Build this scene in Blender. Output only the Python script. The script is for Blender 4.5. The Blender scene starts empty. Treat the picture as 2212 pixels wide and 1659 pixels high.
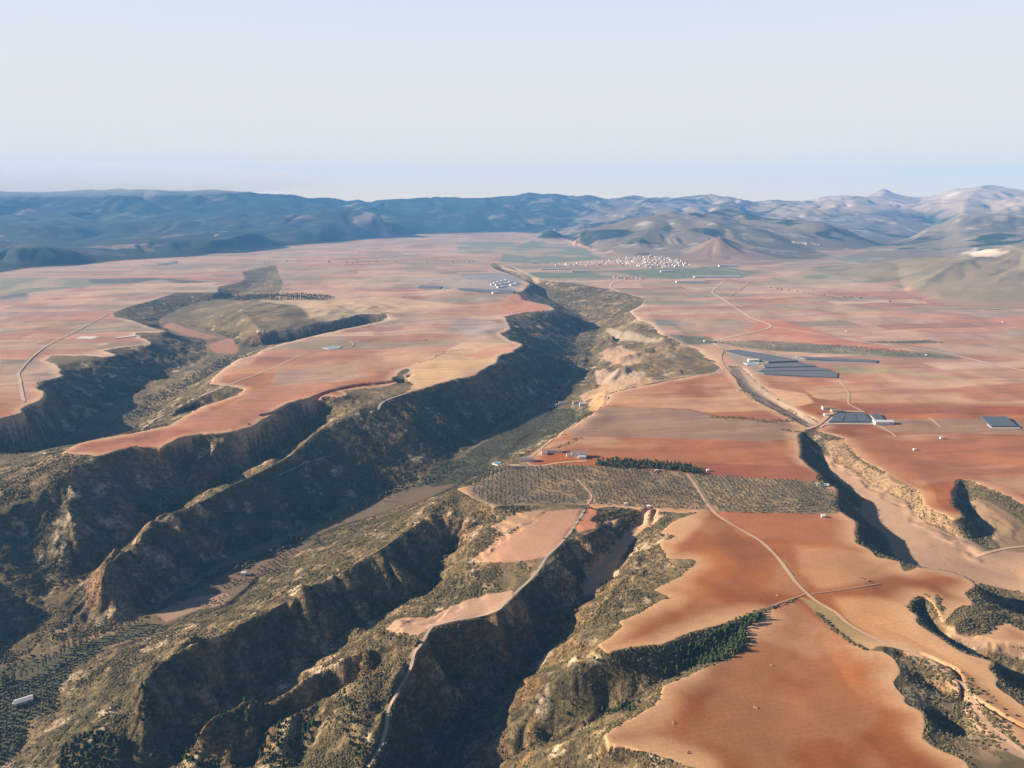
import bpy, bmesh, math, random
import numpy as np
R = math.radians
rng = np.random.default_rng(7)
random.seed(7)
scene = bpy.context.scene
COL = scene.collection

# ------------------------------------------------------------------ camera, sky, sun, exposure
H, PITCH, HFOV = 400.0, R(13.7), R(68.0)
FPX = 1106.0 / math.tan(HFOV / 2)
cd = bpy.data.cameras.new('camera')
cam = bpy.data.objects.new('camera', cd); COL.objects.link(cam)
cam.location = (0, 0, H); cam.rotation_euler = (math.pi / 2 - PITCH, 0, 0)
cd.sensor_fit = 'HORIZONTAL'; cd.angle = HFOV; cd.clip_start = 1; cd.clip_end = 200000
scene.camera = cam
SUN_AZ, SUN_EL = R(-84), R(21)          # azimuth from the view axis (+Y), negative = to the left
VEIL = 8.9
world = bpy.data.worlds.new('World'); scene.world = world; world.use_nodes = True
wn = world.node_tree
bg = wn.nodes['Background']; bg.inputs[1].default_value = 0.05
sky = wn.nodes.new('ShaderNodeTexSky'); sky.sky_type = 'NISHITA'; sky.sun_disc = False
sky.sun_elevation = SUN_EL; sky.sun_rotation = SUN_AZ
sky.altitude = 900; sky.air_density = 0.45; sky.dust_density = 0.5; sky.ozone_density = 1.0
# a dusty veil low in the sky: thick at the horizon, thinning upward, a little whiter towards the sun
tc = wn.nodes.new('ShaderNodeTexCoord'); sep = wn.nodes.new('ShaderNodeSeparateXYZ'); wn.links.new(tc.outputs['Generated'], sep.inputs[0])
rp = wn.nodes.new('ShaderNodeValToRGB'); rp.color_ramp.interpolation = 'EASE'
wn.links.new(sep.outputs[2], rp.inputs[0])
for k, (p_, v_) in enumerate([(0.0, .97), (.15, .96), (.232, .90), (.30, .0)]):
    e_ = rp.color_ramp.elements[k] if k < 2 else rp.color_ramp.elements.new(p_)
    e_.position = p_; e_.color = (v_, v_, v_, 1)
vr = wn.nodes.new('ShaderNodeValToRGB'); wn.links.new(sep.outputs[2], vr.inputs[0])
for k, (p_, v_) in enumerate([(0.0, (1.0, .74, .42)), (.035, (.91, .745, .53)), (.075, (.77, .71, .60)), (.16, (.69, .685, .68)), (.26, (.635, .685, .76))]):
    e_ = vr.color_ramp.elements[k] if k < 2 else vr.color_ramp.elements.new(p_)
    e_.position = p_; e_.color = (*v_, 1)
vm = wn.nodes.new('ShaderNodeVectorMath'); vm.operation = 'SCALE'; vm.inputs['Scale'].default_value = VEIL
wn.links.new(vr.outputs[0], vm.inputs[0])
mx = wn.nodes.new('ShaderNodeMix'); mx.data_type = 'RGBA'
wn.links.new(rp.outputs[0], mx.inputs[0]); wn.links.new(sky.outputs[0], mx.inputs[6]); wn.links.new(vm.outputs[0], mx.inputs[7])
wn.links.new(mx.outputs[2], bg.inputs[0])
sl = bpy.data.lights.new('sun', 'SUN'); sl.energy = 5.0; sl.angle = R(0.5); sl.color = (1.0, 0.84, 0.66)
so = bpy.data.objects.new('sun', sl); COL.objects.link(so)
sd = np.array([math.sin(SUN_AZ) * math.cos(SUN_EL), math.cos(SUN_AZ) * math.cos(SUN_EL), math.sin(SUN_EL)])
so.rotation_euler = (math.pi / 2 - SUN_EL, 0, math.pi - SUN_AZ)
so.location = (-300, 0, 700)
vs = scene.view_settings
vs.view_transform = 'Standard'; vs.look = 'None'; vs.exposure = 1.5; vs.gamma = 1.0
scene.cycles.use_denoising = True
scene.cycles.max_bounces = 6; scene.cycles.volume_bounces = 1
HAZE_DENS = 4.9e-5

# ------------------------------------------------------------------ pixel of the 2212 x 1659 photograph -> place
def ray(px, py):
    dx = (np.asarray(px, float) - 1106) / FPX; dy = -(np.asarray(py, float) - 829.5) / FPX
    c, s = math.cos(PITCH), math.sin(PITCH)
    return dx, c + dy * s, -s + dy * c
def at_z(px, py, z):
    x, y, w = ray(px, py); t = (np.asarray(z, float) - H) / w
    return x * t, y * t
def at_r(px, py, r):
    x, y, w = ray(px, py); t = r / y          # r: distance ahead, along the view axis
    return x * t, y * t, H + w * t
def P(s):                                   # "x,y x,y" -> array
    return np.array([[float(v) for v in q.split(',')] for q in s.split()])

# ------------------------------------------------------------------ noise
def _hash(ix, iy, seed):
    h = (ix * 374761393 + iy * 668265263 + seed * 974634777) & 0xFFFFFFFF
    h = ((h ^ (h >> 13)) * 1274126177) & 0xFFFFFFFF
    return ((h ^ (h >> 16)) & 0xFFFF).astype(np.float32) / 65535.0
def vnoise(x, y, seed=0):
    x0 = np.floor(x); y0 = np.floor(y)
    fx = (x - x0).astype(np.float32); fy = (y - y0).astype(np.float32)
    fx = fx * fx * fx * (fx * (fx * 6 - 15) + 10); fy = fy * fy * fy * (fy * (fy * 6 - 15) + 10)
    ix = x0.astype(np.int64); iy = y0.astype(np.int64)
    a = _hash(ix, iy, seed); b = _hash(ix + 1, iy, seed); c = _hash(ix, iy + 1, seed); d = _hash(ix + 1, iy + 1, seed)
    return (a + (b - a) * fx) * (1 - fy) + (c + (d - c) * fx) * fy        # 0..1
def fbm(x, y, lam, octs=4, seed=0, gain=0.5):
    s = 0; a = 1; t = 0
    for k in range(octs):
        cs, sn = math.cos(0.6 * k + seed), math.sin(0.6 * k + seed)
        u = (x * cs + y * sn) / lam; v = (-x * sn + y * cs) / lam
        s = s + a * vnoise(u + 17.3 * k, v - 9.1 * k, seed * 31 + k); t += a; a *= gain; lam = lam * 0.5
    return s / t
def sstep(a, b, x):
    t = np.clip((x - a) / (b - a), 0, 1); return t * t * (3 - 2 * t)

# ------------------------------------------------------------------ terrain grid in (bearing, log distance): conformal, so even detail near and far
D = 0.0016
TH = R(48); R0 = 270.0; R1 = 15600.0
NT = int(2 * TH / D); NR = int(math.log(R1 / R0) / D)
th = -TH + D * np.arange(NT); lr = math.log(R0) + D * np.arange(NR)
RR = np.exp(lr)
GX = (RR[:, None] * np.sin(th)[None, :]).astype(np.float64)
GY = (RR[:, None] * np.cos(th)[None, :]).astype(np.float64)
def to_grid(x, y):
    return (np.log(np.hypot(x, y)) - math.log(R0)) / D, (np.arctan2(x, y) + TH) / D
def densify(pts, step=6.0):
    out = [pts[:1]]
    for a, b in zip(pts[:-1], pts[1:]):
        n = max(1, int(np.hypot(*(b - a)[:2]) / step))
        out.append(a + (b - a) * (np.arange(1, n + 1) / n)[:, None])
    return np.concatenate(out)
def fill_xy(x, y):                          # mask of the grid cells inside a plan polygon
    gi, gj = to_grid(x, y)
    m = np.zeros((NR, NT), bool)
    i0, i1 = max(0, int(gi.min())), min(NR - 1, int(gi.max()) + 1)
    j0, j1 = max(0, int(gj.min())), min(NT - 1, int(gj.max()) + 1)
    if i1 < i0 or j1 < j0: return m
    gi2 = np.roll(gi, -1); gj2 = np.roll(gj, -1)
    jj = np.arange(j0, j1 + 1)
    for i in range(i0, i1 + 1):
        c = (gi > i) != (gi2 > i)
        if not c.any(): continue
        xs = np.sort(gj[c] + (i - gi[c]) / (gi2[c] - gi[c]) * (gj2[c] - gj[c]))
        m[i, j0:j1 + 1] = (np.searchsorted(xs, jj) & 1) == 1
    return m
def fill_px(s, z=0.0):
    p = P(s) if isinstance(s, str) else s
    p = densify(np.vstack([p, p[:1]]))
    return fill_xy(*at_z(p[:, 0], p[:, 1], z))

ZC = np.zeros((NR, NT), np.float32); CN = np.zeros((NR, NT), np.float32)      # line constraints: sum, count
def put(x, y, z):
    gi, gj = to_grid(x, y)
    i = np.round(gi).astype(int); j = np.round(gj).astype(int)
    ok = (i >= 0) & (i < NR) & (j >= 0) & (j < NT)
    np.add.at(ZC, (i[ok], j[ok]), z[ok]); np.add.at(CN, (i[ok], j[ok]), 1)
def dens3(x, y, z):
    gi, gj = to_grid(x, y); out = []
    for k in range(len(x) - 1):
        n = max(1, int(2 * math.hypot(gi[k + 1] - gi[k], gj[k + 1] - gj[k])))
        t = np.arange(n + 1) / n
        out.append(np.stack([x[k] + (x[k + 1] - x[k]) * t, y[k] + (y[k + 1] - y[k]) * t, z[k] + (z[k + 1] - z[k]) * t]))
    return np.concatenate(out, 1)
def smooth_line(p, n=6):                    # Catmull-Rom so crests and stream beds bend instead of kinking
    if len(p) < 3: return p
    q = np.vstack([2 * p[0] - p[1], p, 2 * p[-1] - p[-2]]); out = []
    for k in range(1, len(q) - 2):
        a, b, c, d = q[k - 1:k + 3]
        for t in np.arange(n) / n:
            out.append(0.5 * (2 * b + (c - a) * t + (2 * a - 5 * b + 4 * c - d) * t * t + (3 * b - a - 3 * c + d) * t ** 3))
    out.append(p[-1]); return np.array(out)
def zline(s):                               # "px,py,z ..." a crest, bed or edge at known heights
    p = smooth_line(P(s)); p[:, 2] *= np.interp(p[:, 1], (600, 780, 950, 1300), (1.7, 1.3, 1.04, .88)); x, y = at_z(p[:, 0], p[:, 1], p[:, 2])
    put(*dens3(x, y, p[:, 2]))
def rline(s):                               # "px,py,r ..." a far crest at known distances
    p = smooth_line(P(s)); x, y, z = at_r(p[:, 0], p[:, 1], p[:, 2]); z = np.maximum(z, 1.0)
    put(*dens3(x, y, z))

# ---- eroded ground: canyon outlines (rims, z = 0)
RIMS = [
 # west canyon
 "553,580 522,587 530,599 525,609 472,619 475,632 437,632 380,632 362,639 330,649 282,662 245,676 250,684 287,692 325,706 365,715 345,718 300,718 287,720 322,736 332,744 262,750 222,757 260,767 232,771 192,769 117,767 94,780 125,786 132,804 144,810 120,817 80,827 87,841 104,851 92,864 50,881 54,891 12,904 -80,930 -220,965 -300,1100 60,1010 137,978 167,957 250,941 300,934 367,918 437,876 517,853 528,839 500,835 450,828 470,806 492,791 515,774 553,766 565,757 600,745 640,735 700,720 770,705 840,690 835,681 780,683 740,693 690,703 650,712 600,715 560,716 545,700 520,682 560,655 600,640 612,612 602,588 596,573",
 # main canyon and the spurs below the plateau
 "1058,573 1075,583 1100,590 1135,603 1150,612 1128,630 1111,632 1123,637 1128,647 1188,659 1203,669 1146,673 1106,680 1090,683 1103,709 1083,721 1106,735 1131,741 1131,746 1106,761 1083,765 1075,783 1035,803 1028,811 990,818 953,828 913,840 880,848 892,830 873,811 886,797 875,795 858,808 848,818 860,828 823,836 770,841 743,843 750,855 678,858 618,873 598,888 553,921 512,932 435,938 400,945 352,967 290,963 212,986 137,978 60,1005 -300,1080 -900,1120 -1600,1500 -1800,2100 1100,2100 1540,1760 1506,1659 1481,1650 1418,1632 1356,1615 1313,1605 1303,1585 1331,1567 1418,1525 1426,1507 1431,1482 1518,1442 1581,1427 1618,1395 1606,1362 1656,1327 1631,1322 1621,1327 1556,1347 1481,1370 1431,1392 1338,1402 1313,1410 1293,1392 1346,1352 1338,1342 1446,1290 1413,1273 1468,1248 1501,1215 1496,1208 1443,1205 1423,1173 1456,1158 1426,1150 1468,1120 1516,1105 1480,1108 1440,1105 1410,1106 1386,1100 1330,1095 1286,1098 1268,1090 1168,1088 1068,1095 1018,1073 983,1055 1040,1040 1080,1020 1100,1010 1130,998 1165,972 1180,955 1210,935 1240,918 1270,897 1300,880 1310,870 1320,848 1430,825 1500,812 1545,803 1558,795 1540,780 1505,755 1480,745 1450,730 1425,720 1410,700 1380,690 1360,672 1385,660 1395,645 1340,630 1260,615 1160,602 1080,575 1066,566",
 # right-hand gully and its neighbour
 "1726,941 1731,963 1725,986 1754,1013 1764,1022 1769,1040 1800,1050 1812,1065 1806,1090 1821,1110 1849,1125 1854,1132 1849,1145 1846,1170 1884,1190 1891,1202 1941,1212 1951,1235 1984,1224 2030,1228 2084,1242 2114,1265 2081,1282 2099,1305 2126,1318 2150,1335 2300,1400 2420,1400 2420,1130 2290,1100 2212,1090 2150,1060 2090,1035 2069,1033 2059,1070 2056,1088 2084,1115 2064,1122 2034,1108 1999,1095 1986,1060 1919,1038 1909,1018 1851,986 1831,963 1826,948 1790,935 1760,930 1740,928",
 # shallow wash above it
 "1572,790 1596,832 1645,872 1700,899 1735,918 1760,930 1780,916 1720,885 1670,855 1640,830 1600,790",
 # bottom right gullies
 "1991,1287 1969,1302 1964,1320 1986,1330 1984,1347 2019,1372 2049,1392 2096,1415 2149,1430 2136,1442 2159,1467 2149,1480 2190,1510 2260,1560 2400,1540 2400,1400 2260,1400 2150,1385 2070,1365 2035,1340 2015,1300",
 "2034,1348 2080,1306 2160,1300 2178,1330 2132,1373 2060,1371",
 "1874,1406 1909,1408 1931,1420 1948,1450 1930,1475 1937,1487 1959,1507 1956,1517 1996,1537 1999,1562 1991,1595 2009,1612 2081,1640 2094,1659 2120,1740 2420,1820 2420,1680 2260,1640 2200,1600 2130,1530 2080,1490 2040,1455 1990,1420 1950,1405 1900,1395",
]
ER = np.zeros((NR, NT), bool); EMASK = []
for s in RIMS:
    m = fill_px(s); EMASK.append(m); ER |= m
def _rag(m):
    b = m.astype(np.float32)
    for _ in range(5):
        p = np.pad(b, 1, mode='edge'); b = 0.2 * (b + p[:-2, 1:-1] + p[2:, 1:-1] + p[1:-1, :-2] + p[1:-1, 2:])
    return b
_rg = (fbm(GX, GY, 26, 3, 91) - .5)
ER = (_rag(ER) + 1.1 * _rg * (RR[:, None] < 2600)) > 0.5
# ---- beds, floor edges and crests inside them
for s in [
 # west canyon floor, its arms and the road spur
 "575,590,-5 565,612,-8 500,640,-14 425,656,-18 350,690,-22 372,717,-24 410,728,-26 452,738,-30 448,752,-31 450,772,-34 400,795,-40 340,825,-48 280,855,-56 220,885,-62 140,935,-72 60,985,-80 -60,1010,-88 -250,1050,-95",
 "510,645,-12 440,662,-16 385,692,-20 440,712,-23 497,728,-26 515,745,-28 515,762,-30 495,783,-35 460,805,-38 410,832,-45 340,862,-54 312,890,-62 300,925,-68 255,945,-72 160,968,-78 60,1000,-84 -60,1030,-92 -250,1070,-100",
 "836,689,-3 780,708,-19 740,719,-23 690,730,-26 650,739,-27 600,743,-28 545,750,-29 520,757,-31",
 "480,836,-2 430,857,-6 370,887,-12 325,914,-20 302,930,-28",
 "526,842,-3 470,868,-14 420,890,-22 370,912,-32 330,930,-45",
 # main floor, left and right edge
 "1085,580,-6 1140,615,-14 1180,640,-24 1240,672,-38 1262,695,-46 1245,735,-52 1248,765,-56 1225,800,-60 1190,848,-65 1120,888,-72 1060,930,-78 985,985,-84 920,1035,-88 850,1055,-92 790,1075,-94 700,1105,-97 690,1130,-99 620,1150,-102 540,1180,-106 470,1215,-110 400,1260,-114 350,1290,-117 300,1320,-120 230,1350,-123 180,1370,-126 100,1400,-130 0,1430,-134 -60,1470,-138 -100,1560,-142 -150,1650,-146 -250,1800,-150",
 "1100,578,-6 1160,612,-14 1210,640,-22 1275,680,-36 1290,700,-44 1278,740,-50 1265,800,-58 1225,860,-63 1190,890,-66 1175,915,-68 1120,958,-74 1080,998,-80 1050,1025,-84 985,1050,-88 928,1078,-90 865,1097,-93 790,1118,-96 728,1138,-98 688,1155,-100 688,1173,-102 658,1185,-103 615,1220,-106 598,1233,-108 553,1243,-110 545,1262,-111 520,1283,-113 490,1308,-115 425,1320,-118 360,1353,-122 300,1380,-125 225,1400,-128 160,1445,-131 125,1490,-134 118,1530,-137 60,1560,-139 50,1600,-142 20,1640,-145 -20,1700,-150 -100,1800,-155",
 "-600,1500,-60 -900,1700,-70", "-160,1250,-62 -230,1330,-80 -330,1420,-86 -450,1530,-92",  # unseen high ground left of frame, raised to shade the valley floor
 # right bank shelves
 "1300,700,-36 1330,735,-30 1320,780,-34 1300,830,-42 1255,868,-52",
 "1420,760,-13 1350,775,-22 1290,800,-36", "1450,792,-10 1380,802,-20 1310,826,-38", "1400,733,-12 1330,748,-26 1275,768,-44",
 "1445,775,-3 1370,786,-9 1310,806,-18", "1430,745,-3 1370,757,-9 1300,776,-24", "1455,808,-2 1400,816,-6 1330,833,-14",
 "1390,700,-4 1330,722,-14 1290,742,-34",
 "1450,765,-5 1500,785,-4",
 "1296,884,-16 1278,899,-22 1240,922,-26 1200,945,-28 1165,982,-26",
 # long ridge between the two gullies left of the main valley
 "880,848,-1 840,862,-5 753,892,-12 693,920,-17 620,985,-24 553,1020,-28 470,1060,-34 430,1083,-38 350,1113,-44 305,1155,-52 250,1203,-62 220,1240,-72 216,1275,-90 185,1320,-118",
 "890,815,-6 868,830,-10 830,848,-18 760,874,-34 690,910,-50 610,972,-66 540,1022,-76 460,1064,-84 400,1096,-90 337,1122,-96 295,1160,-101 240,1205,-107 208,1240,-111 172,1275,-115 140,1305,-119 100,1330,-123 30,1380,-131",
 "512,934,-3 440,1000,-28 410,1045,-50 357,1073,-66 343,1100,-86",
 "435,939,-1 428,970,-22 405,1002,-46 388,1035,-60", "598,889,-1 590,918,-22 572,945,-42", "678,859,-1 672,880,-16 655,900,-32",
 "165,960,-1 100,990,-6 30,1018,-16 -40,1045,-26 -200,1090,-45",
 "212,987,-1 160,1012,-8 112,1045,-20 70,1080,-32 0,1108,-40 -80,1135,-47 -200,1180,-56 -350,1240,-66 -600,1330,-80",
 "212,987,-1 240,1030,-25 265,1070,-46 290,1112,-76",
 "352,968,-1 362,1000,-24 362,1035,-50 335,1070,-78",
 "112,1045,-20 150,1110,-50 160,1180,-80 155,1240,-104",
 "70,1080,-34 60,1150,-66 95,1230,-98 105,1290,-118",
 "0,1108,-40 -60,1200,-70 -50,1290,-104",
 "-200,1180,-52 -170,1240,-56",
 # crest right of the main valley, its gully and ribs
 "983,1058,-1 928,1103,-10 870,1150,-18 803,1193,-24 728,1238,-33 653,1278,-39 553,1328,-46 470,1372,-52 390,1402,-57 332,1445,-63 302,1470,-68 303,1517,-80 306,1582,-100 290,1615,-112 280,1659,-122 265,1740,-138",
 "1064,1104,-8 1020,1140,-24 978,1168,-42 955,1222,-60 915,1280,-70 828,1327,-80 763,1358,-86 703,1396,-93 630,1437,-100 553,1486,-108 487,1522,-115 425,1585,-122 360,1650,-130 300,1750,-140",
 "753,1228,-31 778,1245,-40 790,1280,-58 806,1310,-72",
 "833,1200,-26 855,1240,-44 885,1292,-66",
 "590,1315,-44 640,1340,-60 668,1375,-80 680,1395,-90",
 "470,1372,-52 520,1405,-72 548,1440,-90",
 "395,1402,-57 440,1450,-82 450,1500,-104",
 # terraced spur with the track
 "1268,1095,-1 1240,1140,-4 1210,1175,-6 1180,1205,-8 1165,1230,-9 1120,1275,-12 1075,1318,-15 1040,1331,-17 985,1340,-19 928,1360,-22 895,1410,-28 865,1470,-37 838,1527,-48 830,1590,-60 795,1657,-74 760,1740,-92",
 "1110,1105,-3 1060,1125,-8 1020,1155,-16 1000,1190,-22 985,1230,-28 950,1275,-36 870,1330,-40 800,1365,-34",
 "1180,1110,-3 1140,1150,-7 1090,1200,-12 1060,1250,-16 1010,1290,-21 930,1330,-25 860,1352,-25",
 "1291,1130,-2 1293,1145,-3 1246,1160,-5 1216,1170,-6 1206,1215,-9 1168,1232,-11 1113,1285,-14",
 # lower spurs
 "800,1390,-26 713,1435,-48 640,1475,-63 580,1505,-73 520,1530,-81 475,1552,-87 433,1585,-95 436,1627,-114",
 "770,1428,-50 693,1464,-84 640,1492,-98 590,1522,-109 553,1552,-117 500,1597,-128 430,1657,-140",
 "860,1440,-32 780,1458,-44 720,1488,-58 650,1532,-76 600,1557,-87 553,1580,-96 500,1625,-109 450,1680,-124",
 "800,1482,-62 710,1530,-98 660,1562,-110 600,1610,-126 540,1680,-142",
 "860,1480,-39 800,1508,-50 740,1540,-64 700,1566,-78 672,1600,-92 640,1660,-116",
 # next gully with the pale strip of field
 "1406,1113,-12 1380,1132,-17 1331,1175,-25 1290,1212,-34 1268,1235,-39 1252,1264,-45 1258,1284,-49 1235,1330,-57 1181,1378,-66 1143,1432,-76 1106,1480,-85 1040,1532,-97 978,1570,-108 928,1659,-124 880,1760,-140",
 "1416,1116,-11 1400,1140,-16 1375,1160,-22 1340,1210,-31 1325,1245,-38 1298,1264,-43 1284,1286,-47",
 "1073,1325,-15 1045,1358,-34 1036,1390,-50 1052,1418,-66 1062,1440,-84",
 "895,1400,-26 960,1440,-62 985,1480,-90",
 "1400,1150,-8 1370,1195,-13 1345,1230,-14 1320,1280,-14 1290,1330,-16 1240,1370,-26",
 "1313,1412,-2 1251,1450,-15 1181,1470,-30 1152,1490,-42 1140,1530,-60 1106,1562,-75 1050,1602,-94 1005,1655,-116 960,1760,-140",
 # pine gully
 "1631,1330,-2 1581,1378,-8 1500,1434,-16 1406,1482,-25 1343,1503,-33 1306,1528,-44 1256,1558,-58 1193,1588,-76 1106,1638,-98 1040,1700,-116 960,1820,-140",
 "1318,1562,-6 1285,1576,-16 1235,1593,-34 1190,1612,-52 1110,1658,-78 1000,1740,-108",
 "1370,1628,-4 1330,1665,-22 1250,1720,-58 1100,1850,-108",
 # right gully
 "1738,938,-4 1748,950,-8 1761,960,-13 1769,990,-16 1776,1010,-18 1819,1050,-20 1862,1082,-23 1856,1112,-25 1890,1140,-26 1917,1162,-27 1898,1182,-28 1929,1209,-29 1966,1224,-30 2040,1243,-31 2116,1266,-34 2165,1290,-38 2200,1330,-42 2300,1380,-48",
 "1790,960,-9 1800,990,-11 1850,1020,-12 1890,1050,-13 1960,1080,-13 1975,1110,-13 2010,1130,-14 2060,1150,-15 2100,1170,-16 2130,1190,-17 2212,1180,-18 2400,1175,-18",
 "2000,1170,-20 2060,1200,-24 2130,1225,-28 2212,1250,-30",
 "2078,1045,-5 2075,1075,-12 2086,1100,-15 2110,1130,-19 2130,1165,-20 2160,1188,-20",
 "2110,1080,-5 2150,1110,-7 2190,1140,-9",
 "1600,800,-3 1625,840,-5 1670,868,-6 1720,895,-7 1750,918,-6",
 "1995,1300,-4 2000,1330,-9 2030,1368,-11 2080,1400,-13 2160,1432,-16 2175,1470,-22 2212,1500,-28 2300,1530,-32",
 "2060,1372,-4 2150,1398,-7 2212,1416,-10",
 "1935,1412,-4 1986,1430,-10 2026,1455,-14 2059,1480,-18 2071,1517,-22 2081,1545,-25 2129,1590,-30 2171,1625,-34 2220,1660,-38 2320,1720,-44",
 "2060,1352,4 2090,1335,6 2150,1322,6", "2080,1325,2 2100,1345,1", "1990,1470,-9 2040,1500,-13", "2030,1570,-14 2070,1590,-20",
]: zline(s)
# ---- far hills: base line on the plain, then crests
base = P("-900,640 -300,605 0,589 62,579 175,572 262,563 425,554 553,537 753,522 878,507 1000,504 1106,502 1160,505 1230,522 1290,545 1360,556 1450,565 1560,577 1660,572 1760,560 1830,556 1900,588 1935,598 1952,618 1972,640 2005,656 2060,665 2212,670 2500,684")
bx, by = at_z(base[:, 0], base[:, 1], 0)
o = np.argsort(np.arctan2(bx, by))
base_lr = np.interp(th, np.arctan2(bx, by)[o], np.log(np.hypot(bx, by))[o])
FAR = lr[:, None] > base_lr[None, :]
for s in [
 # front wooded hills, left
 "-400,520,5200 0,526,5000 60,527,4950 100,535,4850 126,553,4750", "150,548,5300 200,535,5500 270,524,5800 340,517,6000 400,514,6000 430,513,6000 470,520,5900 545,506,6500 580,512,6600",
 "0,540,5700 120,545,5700 260,512,7000 330,508,7000 460,500,7200 600,495,7400",
 "-500,470,8200 0,465,8200 100,470,8000 180,475,7800 260,478,7900 360,470,8200 440,475,8300 520,460,8800 590,468,9000",
 "-700,410,10500 -300,410,10500 0,416,10500 100,413,10500 200,410,10600 300,409,10700 380,411,10800 430,412,10800 500,413,10900 540,416,11000 560,424,11000 585,436,10500 610,448,10000 640,458,9600 660,470,9200",
 "380,430,10200 400,460,9300 420,480,8600", "180,425,10000 160,450,9200 120,470,8500", "480,432,10300 520,450,9600 540,475,8800",
 # dark ridge and skyline in the middle
 "640,462,8600 703,453,8600 760,452,8700 800,458,8500 830,470,8300 815,495,8200 800,512,8000",
 "703,453,8600 700,475,8200 690,505,7300",
 "553,421,14000 600,427,13500 650,430,13000 700,437,12500 770,441,12000 800,443,11500 820,440,11500 850,436,11500 870,433,11600 905,428,11800 925,427,12000 950,435,12000 975,432,12000 1000,428,12000 1040,428,12000 1080,424,12200 1106,424,12300 1140,418,12400 1170,420,12500 1190,418,12500 1215,422,12600 1230,427,12600 1245,424,12800 1270,420,12800 1300,427,12800 1320,434,12800 1345,427,13000 1375,423,13000 1405,432,12900 1425,438,12800 1450,431,13000 1480,426,13000 1530,422,13000 1570,428,12800 1600,436,12600 1640,436,12400 1680,432,12300 1725,441,12000 1760,437,11800 1790,433,11600 1830,434,11500 1850,429,11500 1880,428,11500",
 "870,433,11600 900,455,10400 945,500,9300", "1000,428,12000 1010,460,10200 1000,499,9300", "1106,424,12300 1090,460,10300 1112,498,9600", "1190,420,12500 1180,450,10800 1195,497,9700", "1270,421,12800 1240,450,11000 1225,495,9800", "1375,424,13000 1330,450,11200 1290,470,9900", "1480,427,13000 1440,445,11500 1420,456,10500",
 # hills behind the village
 "1240,502,6900 1280,491,7000 1330,483,7100 1360,471,7200 1400,467,7300 1450,460,7500 1500,463,7500 1522,473,7400 1545,456,7800 1562,451,8000 1590,455,8000 1640,468,7800 1700,478,7600",
 "1330,483,7100 1300,505,6700 1290,520,6400", "1420,465,7300 1400,500,6500 1380,525,6000 1400,545,5700", "1500,464,7500 1490,495,6600 1500,520,6100 1480,540,5750",
 "1522,473,7300 1560,478,7000 1610,490,6700 1660,508,6400 1720,533,6100 1770,547,5950 1800,554,5800",
 "1470,553,5500 1510,532,5500 1553,512,5550 1600,530,5600 1650,550,5650 1690,562,5600",
 "1553,512,5550 1570,540,5350 1580,562,5150",
 # valley floor on the right, then its hills
 "1800,556,5700 1860,548,6200 1920,530,7000 1980,507,8200 2020,488,9500 2000,470,10500",
 "1640,495,8600 1700,485,8800 1760,478,9000 1830,470,9300 1890,478,9000 1790,500,8000",
 "1880,420,13500 1905,408,13800 1915,408,13800 1935,420,13800 1960,418,14000 1980,426,14000 1992,417,14200 2010,426,14000 2040,416,13500 2060,413,13500 2090,415,13000 2120,403,12500 2150,401,12500 2180,407,12300 2212,410,12200 2400,420,12000 2700,430,12000",
 "2120,403,12500 2090,430,11000 2080,455,9500", "1992,418,14200 1980,445,11800", "1910,409,13800 1890,440,11500 1880,460,10000",
 "2010,500,7600 2035,488,7500 2060,472,7400 2090,464,7300 2150,462,7200 2212,466,7100 2400,470,7000 2700,480,7000",
 "2060,472,7400 2070,500,6600 2085,515,6000 2120,520,5800 2150,505,5900 2212,508,5900 2500,515,5900",
 "2085,515,6000 2060,540,5500 2040,560,5000",
 "1985,632,3300 1996,618,3400 2010,602,3500 2060,580,3700 2130,560,3900 2170,548,4000 2212,540,4050 2500,520,4200",
 "2130,560,3900 2120,600,3450 2130,635,3100", "2200,548,3950 2190,610,3300 2195,645,3000", "2060,580,3700 2030,615,3400 2030,640,3100",
]: rline(s)
# outer rim of the grid sinks below the horizon
FIX = ~(ER | FAR); VAL = np.zeros((NR, NT), np.float32)
c = CN > 0
VAL[c] = ZC[c] / CN[c]; FIX |= c
FIX[-4:, :] = True; VAL[-4:, :] = 60
# two small free-standing hills on the plain
HILLS = [(1190, 516, 497, 150), (1935, 594, 566, 420), (1775, 528, 503, 420)]

def solve(val, fix, levels=7):
    pyr = [(val, fix)]
    for _ in range(levels - 1):
        v, f = pyr[-1]; a, b = (v.shape[0] + 1) // 2 * 2, (v.shape[1] + 1) // 2 * 2
        vp = np.zeros((a, b), np.float32); fp = np.zeros((a, b), np.float32)
        vp[:v.shape[0], :v.shape[1]] = np.where(f, v, 0); fp[:v.shape[0], :v.shape[1]] = f
        n = fp.reshape(a // 2, 2, b // 2, 2).sum((1, 3)); s = vp.reshape(a // 2, 2, b // 2, 2).sum((1, 3))
        pyr.append((np.where(n > 0, s / np.maximum(n, 1), 0).astype(np.float32), n > 0))
    z = None
    for k in range(levels - 1, -1, -1):
        v, f = pyr[k]
        if z is None: z = np.where(f, v, v[f].mean()).astype(np.float32)
        else:
            z = np.repeat(np.repeat(z, 2, 0), 2, 1)[:v.shape[0], :v.shape[1]]
            z = np.where(f, v, z)
        for _ in range(600 if k == levels - 1 else 160 if k > 1 else 50):
            p = np.pad(z, 1, mode='edge')
            z = np.where(f, v, 0.25 * (p[:-2, 1:-1] + p[2:, 1:-1] + p[1:-1, :-2] + p[1:-1, 2:]))
    return z
Z = solve(VAL, FIX)
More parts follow.
